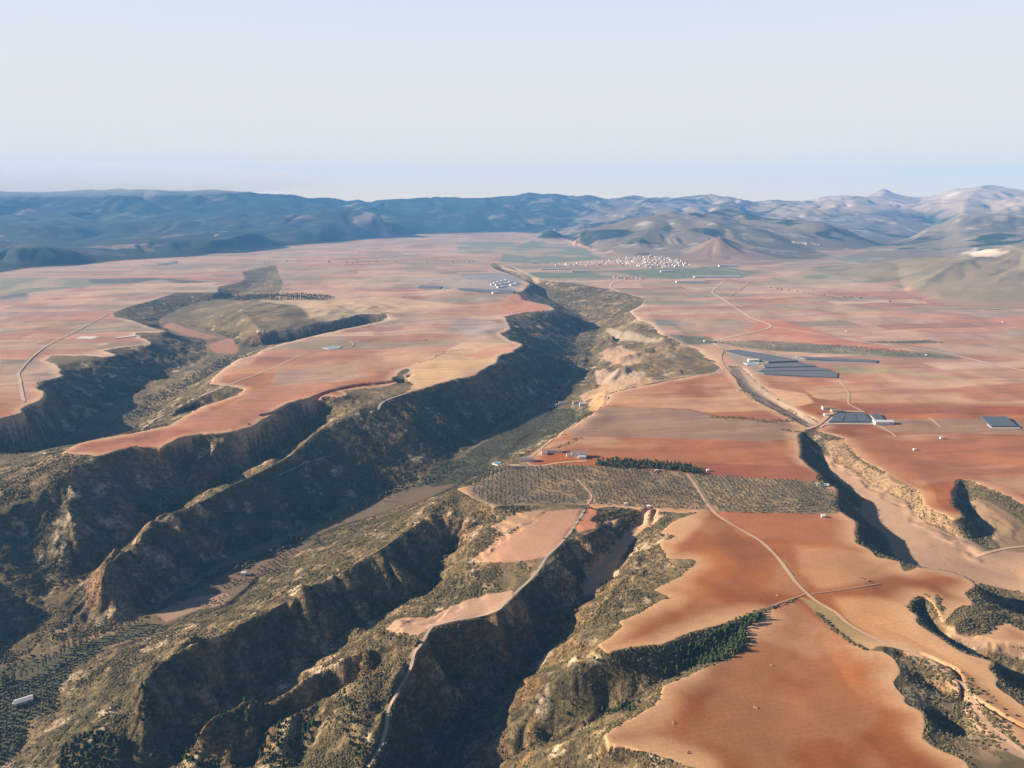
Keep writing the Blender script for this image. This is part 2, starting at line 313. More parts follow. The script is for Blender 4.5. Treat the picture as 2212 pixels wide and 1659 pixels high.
def blur(a, n=1):
    for _ in range(n):
        p = np.pad(a, 1, mode='edge')
        a = 0.25 * a + 0.125 * (p[:-2, 1:-1] + p[2:, 1:-1] + p[1:-1, :-2] + p[1:-1, 2:]) + 0.0625 * (p[:-2, :-2] + p[2:, 2:] + p[:-2, 2:] + p[2:, :-2])
    return a
def dist_cells(mask, n):                    # chamfer distance (cells) to mask, capped at n
    d = np.where(mask, 0, n).astype(np.float32)
    for _ in range(n):
        p = np.pad(d, 1, constant_values=n)
        d = np.minimum(d, np.minimum(np.minimum(p[:-2, 1:-1], p[2:, 1:-1]), np.minimum(p[1:-1, :-2], p[1:-1, 2:])) + 1)
        d = np.minimum(d, np.minimum(np.minimum(p[:-2, :-2], p[2:, 2:]), np.minimum(p[:-2, 2:], p[2:, :-2])) + 1.414)
    return d
CELL = (D * RR)[:, None]                    # cell size in metres
rim_in = dist_cells(~ER, 22) * CELL         # metres inside the rim
rim_out = dist_cells(ER, 40) * CELL         # metres back from the rim
Z0 = blur(Z, 2); Z0 = Z0 + (blur(Z0, 9) - Z0) * (sstep(6, 26, rim_in) * ER * (RR[:, None] < 2200)); Zs = blur(Z0, 4)
gi, gj = np.gradient(Zs); SL = np.hypot(gi, gj) / CELL
gn = np.hypot(gi, gj) + 1e-6
di, dj = (gi / gn).astype(np.float32), (gj / gn).astype(np.float32)
def streak(noise, steps, h):                # drag a noise along the fall line: ribs and runnels
    ii, jj = np.meshgrid(np.arange(NR, dtype=np.float32), np.arange(NT, dtype=np.float32), indexing='ij')
    acc = noise.copy(); n = 1
    for sgn in (1, -1):
        a, b = ii.copy(), jj.copy()
        for _ in range(steps):
            ia = np.clip(a + 0.5, 0, NR - 1).astype(np.int32); jb = np.clip(b + 0.5, 0, NT - 1).astype(np.int32)
            a += sgn * h * di[ia, jb]; b += sgn * h * dj[ia, jb]
            ia = np.clip(a + 0.5, 0, NR - 1).astype(np.int32); jb = np.clip(b + 0.5, 0, NT - 1).astype(np.int32)
            acc += noise[ia, jb]; n += 1
    return acc / n
def norm(a):
    return (a - a.mean()) / (a.std() + 1e-6)
def zoned(l0, l1, l2, sd):
    a0 = sstep(2300, 3000, RR)[:, None]; a1 = sstep(5800, 7000, RR)[:, None]
    n0, n1_, n2_ = (vnoise(GX / l, GY / l, sd + k) for k, l in enumerate((l0, l1, l2)))
    return ((n0 * (1 - a0) + n1_ * a0) * (1 - a1) + n2_ * a1).astype(np.float32)
s1 = streak(zoned(32, 100, 420, 3), 12, 2.6); s2 = streak(zoned(13, 45, 170, 13), 10, 1.6)
def rownorm(a, w):                          # same spread at every distance
    k = 60; m = np.empty(NR, np.float32); s = np.empty(NR, np.float32)
    for i in range(NR):
        q = a[max(0, i - k):i + k:6, ::3]; m[i] = q.mean(); s[i] = q.std() + 1e-5
    return (a - m[:, None]) / s[:, None]
s1 = rownorm(s1, None); s2 = rownorm(s2, None)
rib1 = np.abs(s1 - .35) - 0.8; rib2 = np.abs(s2) - 0.8          # ridged: sharp runnels, round ribs
edge = sstep(0, 30, rim_in)
gul = np.where(ER, sstep(0.10, 0.50, SL) * edge, 0)
flat = blur(np.maximum(np.maximum(fill_px("1745,958 1780,990 1800,1030 1830,1050 1866,1080 1856,1112 1890,1138 1918,1160 1930,1200 1966,1220 2040,1240 2116,1262 2300,1300 2300,1180 2212,1182 2130,1192 2060,1155 2010,1132 1975,1112 1958,1082 1890,1052 1850,1022 1800,992", -18), fill_px("833,1362 870,1335 935,1332 1000,1300 1050,1285 1110,1275 1075,1316 1040,1330 985,1338 928,1357 905,1374", -15)), fill_px("1080,1160 1150,1130 1180,1105 1262,1098 1240,1138 1212,1172 1180,1203 1120,1215 1060,1215 1020,1210", -5)).astype(np.float32), 4) * .85
gul = blur(gul.astype(np.float32), 3) * (1 - flat) * np.clip(-Z0 / 28, .2, 1)
Zd = Z0[::4, ::4]; sd_ = Zd - blur(Zd, 36); sd_ = np.sqrt(blur(sd_ * sd_, 36)); sd_ = np.repeat(np.repeat(sd_, 4, 0), 4, 1)[:NR, :NT]
relief = np.clip(1.25 * blur(sd_, 4), 0, 9.5) * np.clip(blur(SL, 6) * 2.2, 0, 1)
Z1 = Z0 + gul * (relief * np.clip(rib1, -0.8, 1.2) * .95 + relief * .55 * np.clip(rib2, -0.8, 1.2))
# small cliff under the rim
Z1 = Z1 - np.where(ER, 3.0 * sstep(0, 7, rim_in) * np.exp(-rim_in / 60.0) * sstep(2, 20, -Z0 + 2), 0)
# rough ground on the eroded land, gentle swells on the ploughed plateau
rough = fbm(GX, GY, 40, 4, 11) - 0.5; rough2 = fbm(GX, GY, 9, 3, 12) - 0.5
Z1 = Z1 + np.where(ER, edge * sstep(0.03, 0.25, SL) * (7 * rough + 2.8 * rough2) * (1 - flat), 0)
swell = (fbm(GX, GY, 150, 3, 21, 0.45) - 0.5)
back = sstep(0, 60, rim_out)
sw_amp = np.where(RR[:, None] > 1300, 11, 12)
plat = ~ER & ~FAR
Z1 = Z1 + np.where(plat, sw_amp * swell * back * (1 - sstep(3500, 5000, RR)[:, None]), 0)
badm = blur(fill_px("1779,951 1826,950 1851,990 1909,1020 1986,1062 1999,1097 2034,1110 2100,1165 2130,1188 2100,1180 2050,1150 2005,1132 1972,1112 1955,1082 1888,1050 1848,1020 1800,990", -6).astype(np.float32), 4)
badm = np.maximum(badm, blur(fill_px("1420,1130 1500,1120 1440,1210 1490,1215 1450,1280 1340,1345 1290,1390 1240,1370 1320,1270 1390,1170", -6).astype(np.float32), 4))
rg = 1 - np.abs(2 * fbm(GX, GY, 34, 3, 100, .6) - 1)
Z1 = Z1 + np.where(ER, badm * edge * 9 * (rg - .75), 0)
hill = blur(blur(fill_px("440,690 500,650 600,643 700,650 830,662 900,674 835,684 780,686 690,704 600,714 520,715").astype(np.float32), 40), 20)
Z1 = Z1 + hill * (15 * sstep(.3, .75, fbm(GX, GY, 330, 3, 97)) + 9 * (1 - np.abs(2 * fbm(GX, GY, 120, 3, 98) - 1)) - 6)
terr = np.zeros((NR, NT), np.float32); i_shelf = int(math.log(1500 / R0) / D)
for s in ["990,1150 1070,1098 1290,1100 1345,1115 1300,1150 1216,1172 1206,1215 1168,1232 1113,1285 1040,1325 930,1330 850,1330 950,1240", "1270,720 1360,690 1430,730 1540,785 1500,810 1320,845 1250,880 1270,790"]:
    terr = np.maximum(terr, blur(fill_px(s, -8).astype(np.float32), 6))
knob = terr.copy()
knob[:i_shelf] = 0
Z1 = Z1 + np.where(ER, knob * edge * (15 * (1 - np.abs(2 * fbm(GX, GY, 150, 3, 99) - 1)) - 11), 0)
tz = Z1 / 3.2 + 0.8 * (fbm(GX, GY, 60, 2, 95) - .5); fr = tz - np.floor(tz)
Z1 = Z1 + np.where(ER, terr * (1 - flat) * 3.0 * (sstep(.55, .95, fr) - fr) * .8, 0)
# mountains
farw = blur(FAR.astype(np.float32), 12) * np.clip(Zs / 60, 0, 1) * (.15 + .85 * sstep(0, 22, dist_cells(CN > 0, 24)))
mt = (1 - np.abs(2 * fbm(GX, GY, 900, 5, 31, 0.55) - 1))
Z1 = Z1 + farw * (np.clip(Zs, 0, 600) * 0.16 * (mt - 0.8) * 2 + np.minimum(np.clip(Zs, 0, 400) * .32, 16 + np.clip(Zs, 0, 400) * .085) * np.clip(rib1, -0.8, 1.5) + np.minimum(np.clip(Zs, 0, 300) * .12, 7 + np.clip(Zs, 0, 300) * .03) * np.clip(rib2, -0.8, 1.5))
HM = np.zeros((NR, NT))
for (px, pb, pt, wdt) in HILLS:
    x, y = at_z(px, pb, 0); _, _, zt = at_r(px, pt, y)
    dd = np.hypot(GX - x, (GY - y) * 0.8) / wdt
    HM = np.maximum(HM, sstep(.06, .25, np.exp(-(dd * 1.35) ** 2)))
    Z1 = Z1 + (zt * np.exp(-(dd * 1.35) ** 2) * (1 - 0.25 * (fbm(GX, GY, wdt * .7, 3, 41) - .5))).astype(np.float32)
Z1 = Z1.astype(np.float32)

def ground(x, y):                           # height of the ground, bilinear
    gi_, gj_ = to_grid(np.asarray(x, float), np.asarray(y, float))
    gi_ = np.clip(gi_, 0, NR - 1.001); gj_ = np.clip(gj_, 0, NT - 1.001)
    i = gi_.astype(int); j = gj_.astype(int); a = gi_ - i; b = gj_ - j
    return (Z1[i, j] * (1 - a) * (1 - b) + Z1[i + 1, j] * a * (1 - b) + Z1[i, j + 1] * (1 - a) * b + Z1[i + 1, j + 1] * a * b)
def hit(px, py):                            # where the line of sight through a pixel first meets the ground
    px = np.atleast_1d(np.asarray(px, float)); py = np.atleast_1d(np.asarray(py, float))
    x, y, w = ray(px, py); hlen = np.hypot(x, y)
    rs = np.exp(np.arange(math.log(R0 + 5), math.log(12000), 0.0012))
    T = rs[None, :] / hlen[:, None]
    below = (H + w[:, None] * T) < ground(x[:, None] * T, y[:, None] * T)
    k = np.maximum(below.argmax(1), 1)
    t = rs[k] / hlen
    return x * t, y * t
def hit_px(s):
    p = P(s) if isinstance(s, str) else np.asarray(s, float)
    return np.stack(hit(p[:, 0], p[:, 1]), 1)

TRACK = "1268,1093 1240,1140 1210,1175 1181,1203 1165,1230 1140,1258 1120,1275 1085,1310 1075,1318 1040,1331 985,1340 945,1350 930,1358 910,1392 895,1410 890,1435 878,1462 862,1490 845,1520 838,1540 836,1565 830,1590 822,1615 795,1657"
def carve(s, w):                            # bench a track into the slope
    global Z1
    q = densify(hit_px(smooth_line(P(s), 5)), .7); z = ground(q[:, 0], q[:, 1])
    for _ in range(60): z[1:-1] = .25 * z[:-2] + .5 * z[1:-1] + .25 * z[2:]
    gi_, gj_ = to_grid(q[:, 0], q[:, 1]); i0 = np.round(gi_).astype(int); j0 = np.round(gj_).astype(int)
    W = np.zeros((NR, NT), np.float32); A = np.zeros((NR, NT), np.float32)
    for a in range(-8, 9):
        for b_ in range(-8, 9):
            i, j = i0 + a, j0 + b_; ok = (i >= 0) & (i < NR) & (j >= 0) & (j < NT)
            cs = D * RR[np.clip(i, 0, NR - 1)]; d = np.hypot(i - gi_, j - gj_) * cs
            k = np.exp(-(d / w) ** 4)
            np.add.at(W, (i[ok], j[ok]), k[ok]); np.add.at(A, (i[ok], j[ok]), (k * z)[ok])
    global BENCH, BENCHW
    BENCHW = W
    BENCH = sstep(7.5, 10.5, W)
    t = np.clip(W / 6.0, 0, 1); Z1 = (Z1 * (1 - t) + t * A / np.maximum(W, 1e-6)).astype(np.float32)
carve(TRACK, 4.2)

# ------------------------------------------------------------------ what grows and lies on the ground: colour by place
def c3(r, g, b): return np.array([r, g, b], np.float32)
RED, RED2, PINK, PALE, GREY, SAGE, DUST = c3(.315, .108, .040), c3(.22, .098, .058), c3(.345, .215, .148), c3(.52, .34, .22), c3(.235, .165, .125), c3(.16, .145, .09), c3(.42, .26, .16)
# parcels on the plain: long strips, each with its own soil
ang = R(8); U = GX * math.cos(ang) + GY * math.sin(ang); V = -GX * math.sin(ang) + GY * math.cos(ang)
wob = 40 * (fbm(GX, GY, 500, 2, 51) - .5)
vi = np.floor((V + wob) / 95).astype(np.int64); ui = np.floor((U + 300 * _hash(vi, vi * 0 + 3, 9)) / (260 + 240 * _hash(vi, vi * 0, 8))).astype(np.int64)
h1 = _hash(ui, vi, 5); h2 = _hash(ui, vi, 6)
pal = np.stack([c3(.31, .14, .08), c3(.35, .175, .105), PINK, PINK, RED2, GREY, DUST, SAGE])
C = pal[(h1 * 7.99).astype(int)] * (0.85 + 0.3 * h2[..., None])
edge_v = np.abs(((V + wob) / 95 + .5) % 1 - .5) * 95
C = C * (1 - .22 * np.exp(-(edge_v / 5) ** 2) * (h2 > .35))[..., None]
big = fbm(GX, GY, 420, 3, 52)
C = C * 0.62 + 0.38 * (c3(.33, .168, .105) * sstep(.35, .6, big)[..., None] + PINK * (1 - sstep(.35, .6, big))[..., None])
olv = sstep(.52, .66, fbm(U * .3, V, 130, 4, 53)) * sstep(1800, 3200, RR)[:, None]
C = C + (SAGE * 1.15 - C) * (.55 * olv)[..., None]
def poly(s, soft=1):
    p = P(s); p = densify(np.vstack([p, p[:1]]), 25.0)
    q = hit_px(p)
    # drop vertices that slipped past a rim
    m = fill_xy(q[:, 0], q[:, 1]).astype(np.float32)
    return blur(m, soft) if soft else m
def paint(s, col, k=1.0, soft=1, mask=None):
    global C
    m = poly(s, soft) * k
    if mask is not None: m = m * mask
    C = C * (1 - m[..., None]) + col * m[..., None]
# foreground ploughland and the fields right of the main valley
near_red = sstep(1500, 2100, RR)[:, None]
soilvar = fbm(GX, GY, 130, 4, 61); soil2 = fbm(GX, GY, 55, 3, 62)
Cn = c3(.262, .088, .028) * (0.97 + 1.1 * (soilvar - .5))[..., None]
palem = sstep(.52, .68, 0.6 * fbm(GX, GY, 95, 3, 63) + 0.4 * soil2)
Cn = Cn * (1 - .26 * palem[..., None]) + DUST * (.26 * palem[..., None])
FIELDS = [
 ("1306,878 1400,880 1490,886 1560,903 1720,914 1727,945 1659,955 1480,948 1206,940", c3(.25, .165, .125)),
 ("1516,1000 1754,1010 1769,1038 1520,1025", c3(.24, .085, .048)),
 ("1206,940 1480,948 1727,957 1725,986 1752,1009 1516,999 1300,985 1150,975", c3(.325, .138, .075)),
 ("1321,849 1496,811 1580,815 1659,874 1720,908 1560,900 1490,884 1306,876", c3(.315, .130, .072)),
 ("1003,1020 1110,1008 1238,1005 1368,1012 1486,1023 1769,1041 1808,1066 1804,1090 1815,1112 1659,1109 1540,1105 1386,1098 1268,1089 1168,1087 1068,1094 1018,1071 985,1053", c3(.25, .185, .12)),
 ("1545,1107 1815,1113 1852,1133 1846,1168 1725,1168 1600,1160", c3(.325, .132, .068)),
 # covered plots and field strips, right
 ("1560,762 1700,785 1812,812 1812,820 1640,808 1600,790", c3(.17, .15, .14)),
 ("1540,738 1640,735 1900,752 2000,762 2080,776 1900,770 1700,760 1600,752", c3(.15, .135, .085)),
 ("1659,765 1690,768 1895,780 1897,786 1760,782 1670,776", c3(.2, .17, .16)),
 ("1850,740 2010,735 2045,742 1960,742", c3(.11, .10, .06)),
 ("2100,835 2300,835 2300,880 2150,870", c3(.24, .18, .15)),
 ("1835,872 2300,880 2300,898 1870,892", c3(.23, .07, .035)),
 ("1800,790 1960,798 2100,822 2060,822 1930,806 1810,806", c3(.22, .19, .09)),
 ("1880,905 2150,905 2300,925 2300,942 1930,935 1890,925", c3(.27, .165, .11)),
 ("1659,838 1740,850 1760,870 1700,885 1640,865 1625,830", c3(.46, .27, .17)),
 ("1430,722 1530,728 1560,742 1480,748 1440,738", c3(.17, .15, .095)),
 ("1412,690 1500,697 1505,705 1420,703", c3(.15, .13, .11)),
 ("1659,690 1720,700 1850,740 2000,765 1700,738 1560,735", c3(.37, .15, .085)),
 # plateau left of the main valley
 ("1725,1288 1760,1300 1815,1330 1884,1377 1950,1405 1991,1421 1931,1420 1874,1406 1844,1392 1799,1360 1766,1327", c3(.27, .2, .11)),
 ("875,795 1000,740 1130,742 1106,761 1083,765 1075,783 1035,803 990,818 900,842 890,828", c3(.46, .29, .16)),
 ("1000,770 1080,745 1131,743 1106,760 1050,775", c3(.42, .20, .12)),
 ("1000,686 1100,700 1083,721 1040,728 960,712", c3(.28, .2, .16)),
 ("600,800 760,790 800,815 690,830 580,835", c3(.29, .19, .14)),
 ("460,890 560,838 700,825 740,845 670,858 598,888 553,921 500,930 400,945 352,965 250,975 290,940 430,880", c3(.33, .155, .10)),
 ("137,978 250,941 300,934 380,922 430,935 352,966 290,962 212,986", c3(.31, .135, .085)),
 ("380,700 430,665 500,645 600,648 700,655 830,672 835,681 780,683 690,703 600,715 545,722 480,720", c3(.30, .22, .12)),
 ("600,640 700,650 830,640 1000,660 900,680 800,672 650,665", c3(.40, .26, .15)),
 ("880,600 1100,590 1130,606 1000,610 885,612", c3(.21, .19, .18)),
 ("910,618 1110,600 1130,612 1110,634 1000,628", c3(.20, .18, .17)),
 ("0,600 150,600 260,605 330,612 200,617 0,640", c3(.17, .155, .10)), ("190,603 330,600 470,610 330,613 200,612", c3(.10, .085, .075)),
 ("0,640 60,632 60,650 0,655", c3(.11, .10, .09)),
 ("0,705 60,712 0,722", c3(.15, .14, .09)),
 ("0,775 70,780 125,786 120,790 0,787", c3(.16, .125, .085)), ("0,805 140,806 138,811 0,811", c3(.17, .13, .09)),
 # greener ground round the village
 ("1106,585 1200,590 1560,575 1640,590 1600,600 1400,602 1160,600", c3(.13, .135, .08)),
 ("1150,520 1260,535 1300,560 1180,570 1080,566 1090,540", c3(.15, .15, .09)),
 ("1000,520 1110,520 1110,545 980,548", c3(.18, .165, .105)),
 ("1160,606 1260,612 1390,645 1380,668 1300,690 1240,660", c3(.14, .135, .085)),
 ("1659,600 1800,590 1960,585 1980,600 1900,610 1720,616", c3(.15, .15, .09)),
 ("1800,560 1990,520 2030,530 1990,590 1900,585", c3(.17, .16, .10)),
]
for s_, c_, k_ in [("1720,1178 1850,1190 1930,1215 1950,1238 1850,1262 1770,1275 1725,1235", c3(.46, .27, .165), .6), ("1800,1292 1900,1290 1965,1310 2000,1375 2100,1425 2150,1470 2050,1445 1900,1380 1830,1345", c3(.50, .29, .16), .75), ("1640,1325 1715,1298 1770,1345 1850,1395 1760,1425 1650,1385", c3(.40, .22, .135), .6),
   ("1430,1130 1500,1115 1520,1130 1470,1170 1440,1180", c3(.46, .28, .18), .7), ("1690,1200 1745,1275 1715,1290 1660,1270", c3(.36, .2, .12), .5)]:
    m_ = poly(s_, 16)[..., None] * k_; Cn = Cn * (1 - m_) + c_ * m_
C = C * near_red[..., None] + Cn * (1 - near_red)[..., None]
STRIP = c3(.30, .122, .064) + (c3(.40, .235, .15) - c3(.30, .122, .064)) * sstep(.47, .66, .6 * fbm(U * .16, V, 70, 3, 68) + .4 * fbm(GX, GY, 90, 3, 69))[..., None]
FIELDS += [("1826,946 1905,936 2300,944 2300,1088 2150,1056 2080,1030 1990,1052 1915,1012 1850,980", STRIP), ("1206,941 1480,949 1727,958 1725,986 1752,1008 1516,998 1300,985 1150,975", STRIP),
  ("1321,849 1496,811 1580,815 1659,874 1720,908 1560,900 1490,884 1306,876", STRIP), ("1700,815 2300,830 2300,872 1835,870 1760,860", STRIP)]
for s, col in FIELDS: paint(s, col)
# tillage tone: fine long streaks along each field, broad drifts of paler soil
st = fbm(U * .12, V, 22, 3, 64) - .5
st2 = fbm(U * .06, V, 9, 2, 67) - .5
C = C * (1 + (.36 * st + .30 * st2 * (1 - sstep(2500, 4000, RR))[:, None]) * sstep(700, 1400, RR)[:, None])[..., None]
drift = sstep(.5, .72, fbm(GX, GY * .7, 210, 4, 65)) * (.2 + .8 * near_red)
C = C + (DUST - C) * (.5 * drift * plat)[..., None]
# thin pale soil where the plough runs out at the rim
lip = np.exp(-(rim_out / (8 + 20 * soil2)) ** 1.6) * plat * sstep(.30, .5, fbm(GX, GY, 120, 2, 66) + .16) * (1 - sstep(16, 32, rim_out))
C = C + (PALE - C) * (.8 * lip * (RR[:, None] < 3000))[..., None]
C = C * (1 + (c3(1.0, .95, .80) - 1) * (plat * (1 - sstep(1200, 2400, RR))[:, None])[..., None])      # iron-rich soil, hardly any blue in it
C = C * (1 + (c3(1.12, 1.20, 1.27) - 1) * (plat * sstep(1300, 2200, RR)[:, None])[..., None])      # plateau soil paler and less red with distance
paint("982,1058 1003,1014 1110,1004 1180,1004 1150,1060 1268,1084 1268,1093 1168,1091 1068,1099 1018,1078", c3(.22, .165, .105), soft=3, mask=plat)
# eroded slopes: scrub, bare marl, orange beds, pale crusts
sc = fbm(GX, GY, 30, 4, 71); sc2 = fbm(GX, GY, 8, 3, 72); sc3 = fbm(GX, GY, 110, 3, 73)
SCRUB, OLIVE, MARL, OCHRE, CRUST = c3(.138, .102, .050), c3(.080, .066, .031), c3(.26, .175, .098), c3(.31, .15, .068), c3(.46, .36, .235)
E = SCRUB + (MARL - SCRUB) * sstep(.50, .68, .55 * sc + .45 * sc2)[..., None]
E = E + (OLIVE - E) * (.7 * sstep(.5, .62, sc3))[..., None]
E = E + (MARL - E) * (.55 * gul * sstep(.25, .95, rib1) * sstep(.38, .55, sc))[..., None]      # ribs are bare, runnels overgrown
E = E + (OLIVE * .8 - E) * (.7 * gul * (1 - sstep(-.7, -.1, np.minimum(rib1, rib2))))[..., None]
steep = .45 * sstep(.5, .9, SL) * sstep(.48, .62, fbm(GX, GY, 70, 3, 74))
E = E + (OCHRE - E) * (.75 * steep)[..., None]
E = E + (CRUST - E) * (.7 * sstep(.62, .74, .5 * sc + .5 * fbm(GX, GY, 16, 2, 75)) * sstep(.05, .2, SL))[..., None]
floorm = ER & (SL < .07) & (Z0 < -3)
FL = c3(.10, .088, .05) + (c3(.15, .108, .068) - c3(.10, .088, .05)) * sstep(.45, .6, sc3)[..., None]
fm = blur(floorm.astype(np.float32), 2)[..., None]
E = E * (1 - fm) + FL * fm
em = ER.astype(np.float32)[..., None]
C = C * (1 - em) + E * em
BARE = np.zeros((NR, NT), np.float32)
TAN, BAD, BROWN, GROVE = c3(.32, .205, .13), c3(.25, .165, .092), c3(.15, .10, .065), c3(.085, .082, .045)
for s, col in [
 # right-hand valley floor and its pale broken bank
 ("1745,958 1780,990 1800,1030 1830,1050 1866,1080 1856,1112 1890,1138 1918,1160 1930,1200 1966,1220 2040,1240 2116,1262 2300,1300 2300,1180 2212,1182 2130,1192 2060,1155 2010,1132 1975,1112 1958,1082 1890,1052 1850,1022 1800,992", TAN),
 ("1779,951 1826,950 1851,990 1909,1020 1986,1062 1999,1097 2034,1110 2100,1165 2130,1188 2100,1180 2050,1150 2005,1132 1972,1112 1955,1082 1888,1050 1848,1020 1800,990", BAD),
 ("2110,1075 2150,1090 2212,1130 2260,1200 2170,1190 2120,1130 2100,1090", BAD * .8),
 ("1575,795 1600,792 1645,832 1680,858 1735,890 1775,916 1755,925 1700,897 1640,868 1600,835", c3(.28, .2, .14)),
 ("2036,1345 2070,1370 2150,1390 2300,1410 2300,1440 2212,1425 2140,1408 2060,1382", TAN),
 ("1950,1408 1990,1424 2040,1460 2085,1498 2130,1540 2200,1610 2230,1650 2180,1625 2130,1590 2085,1545 2065,1500 2020,1450", TAN),
 # pale strip of field in the side valley
 ("1385,1112 1440,1112 1400,1140 1378,1155 1342,1208 1332,1240 1300,1262 1284,1286 1260,1284 1253,1262 1270,1233 1292,1210 1331,1172", c3(.42, .265, .165)),
 # terraced fields on the spur
 ("833,1362 870,1335 935,1332 1000,1300 1050,1285 1110,1275 1075,1316 1040,1330 985,1338 928,1357 905,1374", c3(.36, .225, .15)),
 ("1080,1160 1150,1130 1180,1105 1262,1098 1240,1138 1212,1172 1180,1203 1120,1215 1060,1215 1020,1210", c3(.38, .215, .135)),
 ("1240,1140 1270,1098 1292,1102 1291,1142 1250,1150", c3(.40, .17, .09)),
 ("1110,1110 1180,1100 1150,1128 1090,1150 1060,1140", c3(.36, .23, .14)), ("1300,1122 1345,1118 1335,1130 1302,1132", c3(.4, .24, .15)),
 # valley floor plots
 ("415,1258 470,1220 560,1178 690,1158 720,1152 690,1170 655,1185 600,1230 545,1250 470,1262", BROWN), ("335,1325 380,1300 430,1288 500,1282 485,1305 430,1317 360,1345", c3(.29, .185, .125)),
 ("712,1105 735,1085 800,1068 835,1072 820,1092 760,1112 720,1112", BROWN), ("870,1070 935,1045 975,1042 980,1052 900,1078", BROWN),
 ("910,1035 960,1000 1010,985 1060,978 1050,1022 985,1045 930,1052", GROVE), ("1000,985 1070,940 1150,895 1195,880 1262,885 1240,915 1180,945 1120,975 1080,990", GROVE),
 ("600,1160 690,1155 688,1170 630,1178", GROVE), ("-100,1470 100,1420 260,1365 355,1350 300,1378 225,1398 160,1443 125,1488 118,1528 60,1558 50,1600 20,1640 -100,1720", GROVE),
 ("385,698 430,668 500,648 560,652 640,660 690,703 600,716 520,722 450,705", E * .8 + c3(.045, .033, .018)),
 # red beds on the floor of the west canyon, shelves right of the main valley
 ("340,700 372,697 410,712 470,728 450,733 410,727 372,714", c3(.30, .16, .10)), ("450,742 500,730 515,745 512,764 470,764 452,755", c3(.29, .15, .095)),
 ("1275,735 1330,692 1430,726 1540,786 1500,810 1330,845 1255,880 1240,855 1290,800", E * .75 + c3(.04, .028, .014)),
 ("1300,760 1340,745 1390,770 1380,785 1320,785", c3(.30, .205, .13)), ("1310,710 1360,715 1440,740 1330,735", c3(.30, .235, .15)), ("1250,855 1330,820 1380,812 1430,822 1310,850 1262,868", c3(.31, .205, .125)),
 ("1285,800 1340,795 1400,805 1370,820 1290,830", c3(.30, .22, .15)), ("1105,632 1130,640 1128,648 1190,662 1203,670 1150,672 1100,678 1080,660", c3(.42, .2, .12)),
 ("1270,872 1295,845 1312,850 1305,875 1275,893", c3(.38, .245, .125)),
]:
    paint(s, col)
    if col is not GROVE: BARE = np.maximum(BARE, poly(s, 2) * (.45 if col is BAD or s.startswith('1275,735') else .72 if np.ndim(col) > 1 or col[0] < .2 else 1))
C = C + (c3(.36, .275, .20) - C) * (.7 * BENCH)[..., None]; BARE = np.maximum(BARE, sstep(2.5, 6, BENCHW))
# hills: dark woods, grey scrub and bare pale stone
FW, FS, FB = c3(.018, .030, .018), c3(.175, .135, .09), c3(.40, .33, .24)
w1 = fbm(GX, GY, 800, 5, 81); w2 = fbm(GX, GY, 260, 4, 82)
az = np.degrees(th)[None, :]
wood = sstep(.42, .50, .5 * w1 + .5 * w2 + .16 * (1 - sstep(-6, 8, az)) - .13 * sstep(4, 10, az))
Fc = FS + (FW - FS) * wood[..., None]
Fc = Fc + (FB - Fc) * (.8 * sstep(.57, .68, .5 * w2 + .5 * fbm(GX, GY, 120, 3, 83)) * (1 - .6 * wood) * (.3 + .7 * sstep(-4, 6, az)))[..., None]
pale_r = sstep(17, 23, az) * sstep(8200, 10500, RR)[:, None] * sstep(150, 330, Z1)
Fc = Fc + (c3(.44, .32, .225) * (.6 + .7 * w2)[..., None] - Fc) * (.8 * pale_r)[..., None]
bare = sstep(12, 24, az) * sstep(2500, 3500, RR)[:, None] * (RR[:, None] < 5200)
Fc = Fc + (c3(.21, .17, .105) * (.75 + .6 * fbm(GX, GY, 90, 4, 84))[..., None] - Fc) * (.7 * bare)[..., None]
fw = np.clip(blur(FAR.astype(np.float32), 3) * np.maximum(sstep(1, 14, Z1), (az < 2)), 0, 1)[..., None]
fw = np.maximum(fw, HM[..., None])
lowf = (FAR & (Z1 < 30)).astype(np.float32)
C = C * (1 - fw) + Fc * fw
for s_, k_ in [("1560,478 1640,490 1720,525 1795,552 1760,560 1690,560 1640,545 1590,515", .85), ("1320,502 1400,495 1425,518 1340,525", .6), ("2075,472 2300,466 2300,502 2100,503", .75), ("1950,520 2060,505 2050,535 1960,550", .5)]:  # darker woods; the first flank also has its hillside shade painted in
    q_ = poly(s_, 3)[..., None] * k_ * (.5 + .5 * wood[..., None]) * FAR[..., None]; C = C * (1 - q_) + c3(.03, .042, .026) * q_
for s_, c_, k_ in [("1465,556 1510,532 1553,511 1600,530 1660,556 1580,568", c3(.29, .175, .115), .7), ("2040,500 2066,474 2092,522 2128,556 2070,560 2030,540", c3(.34, .27, .2), .3), ("1985,640 2030,590 2130,556 2300,530 2300,668 2060,660", c3(.27, .20, .125), .5)]:
    q_ = poly(s_, 3)[..., None] * k_ * FAR[..., None]; C = C * (1 - q_) + c_ * (.7 + .6 * w2[..., None]) * q_
q_ = poly("2078,546 2108,534 2150,540 2182,545 2150,556 2100,553", 2)[..., None] * .8; C = C * (1 - q_) + c3(.56, .45, .36) * q_
C = np.clip(C, .008, .8).astype(np.float32)
veg = np.clip(em[..., 0] * (1 - fm[..., 0]) * sstep(.05, .2, SL) * (1 - BARE), 0, 1).astype(np.float32)

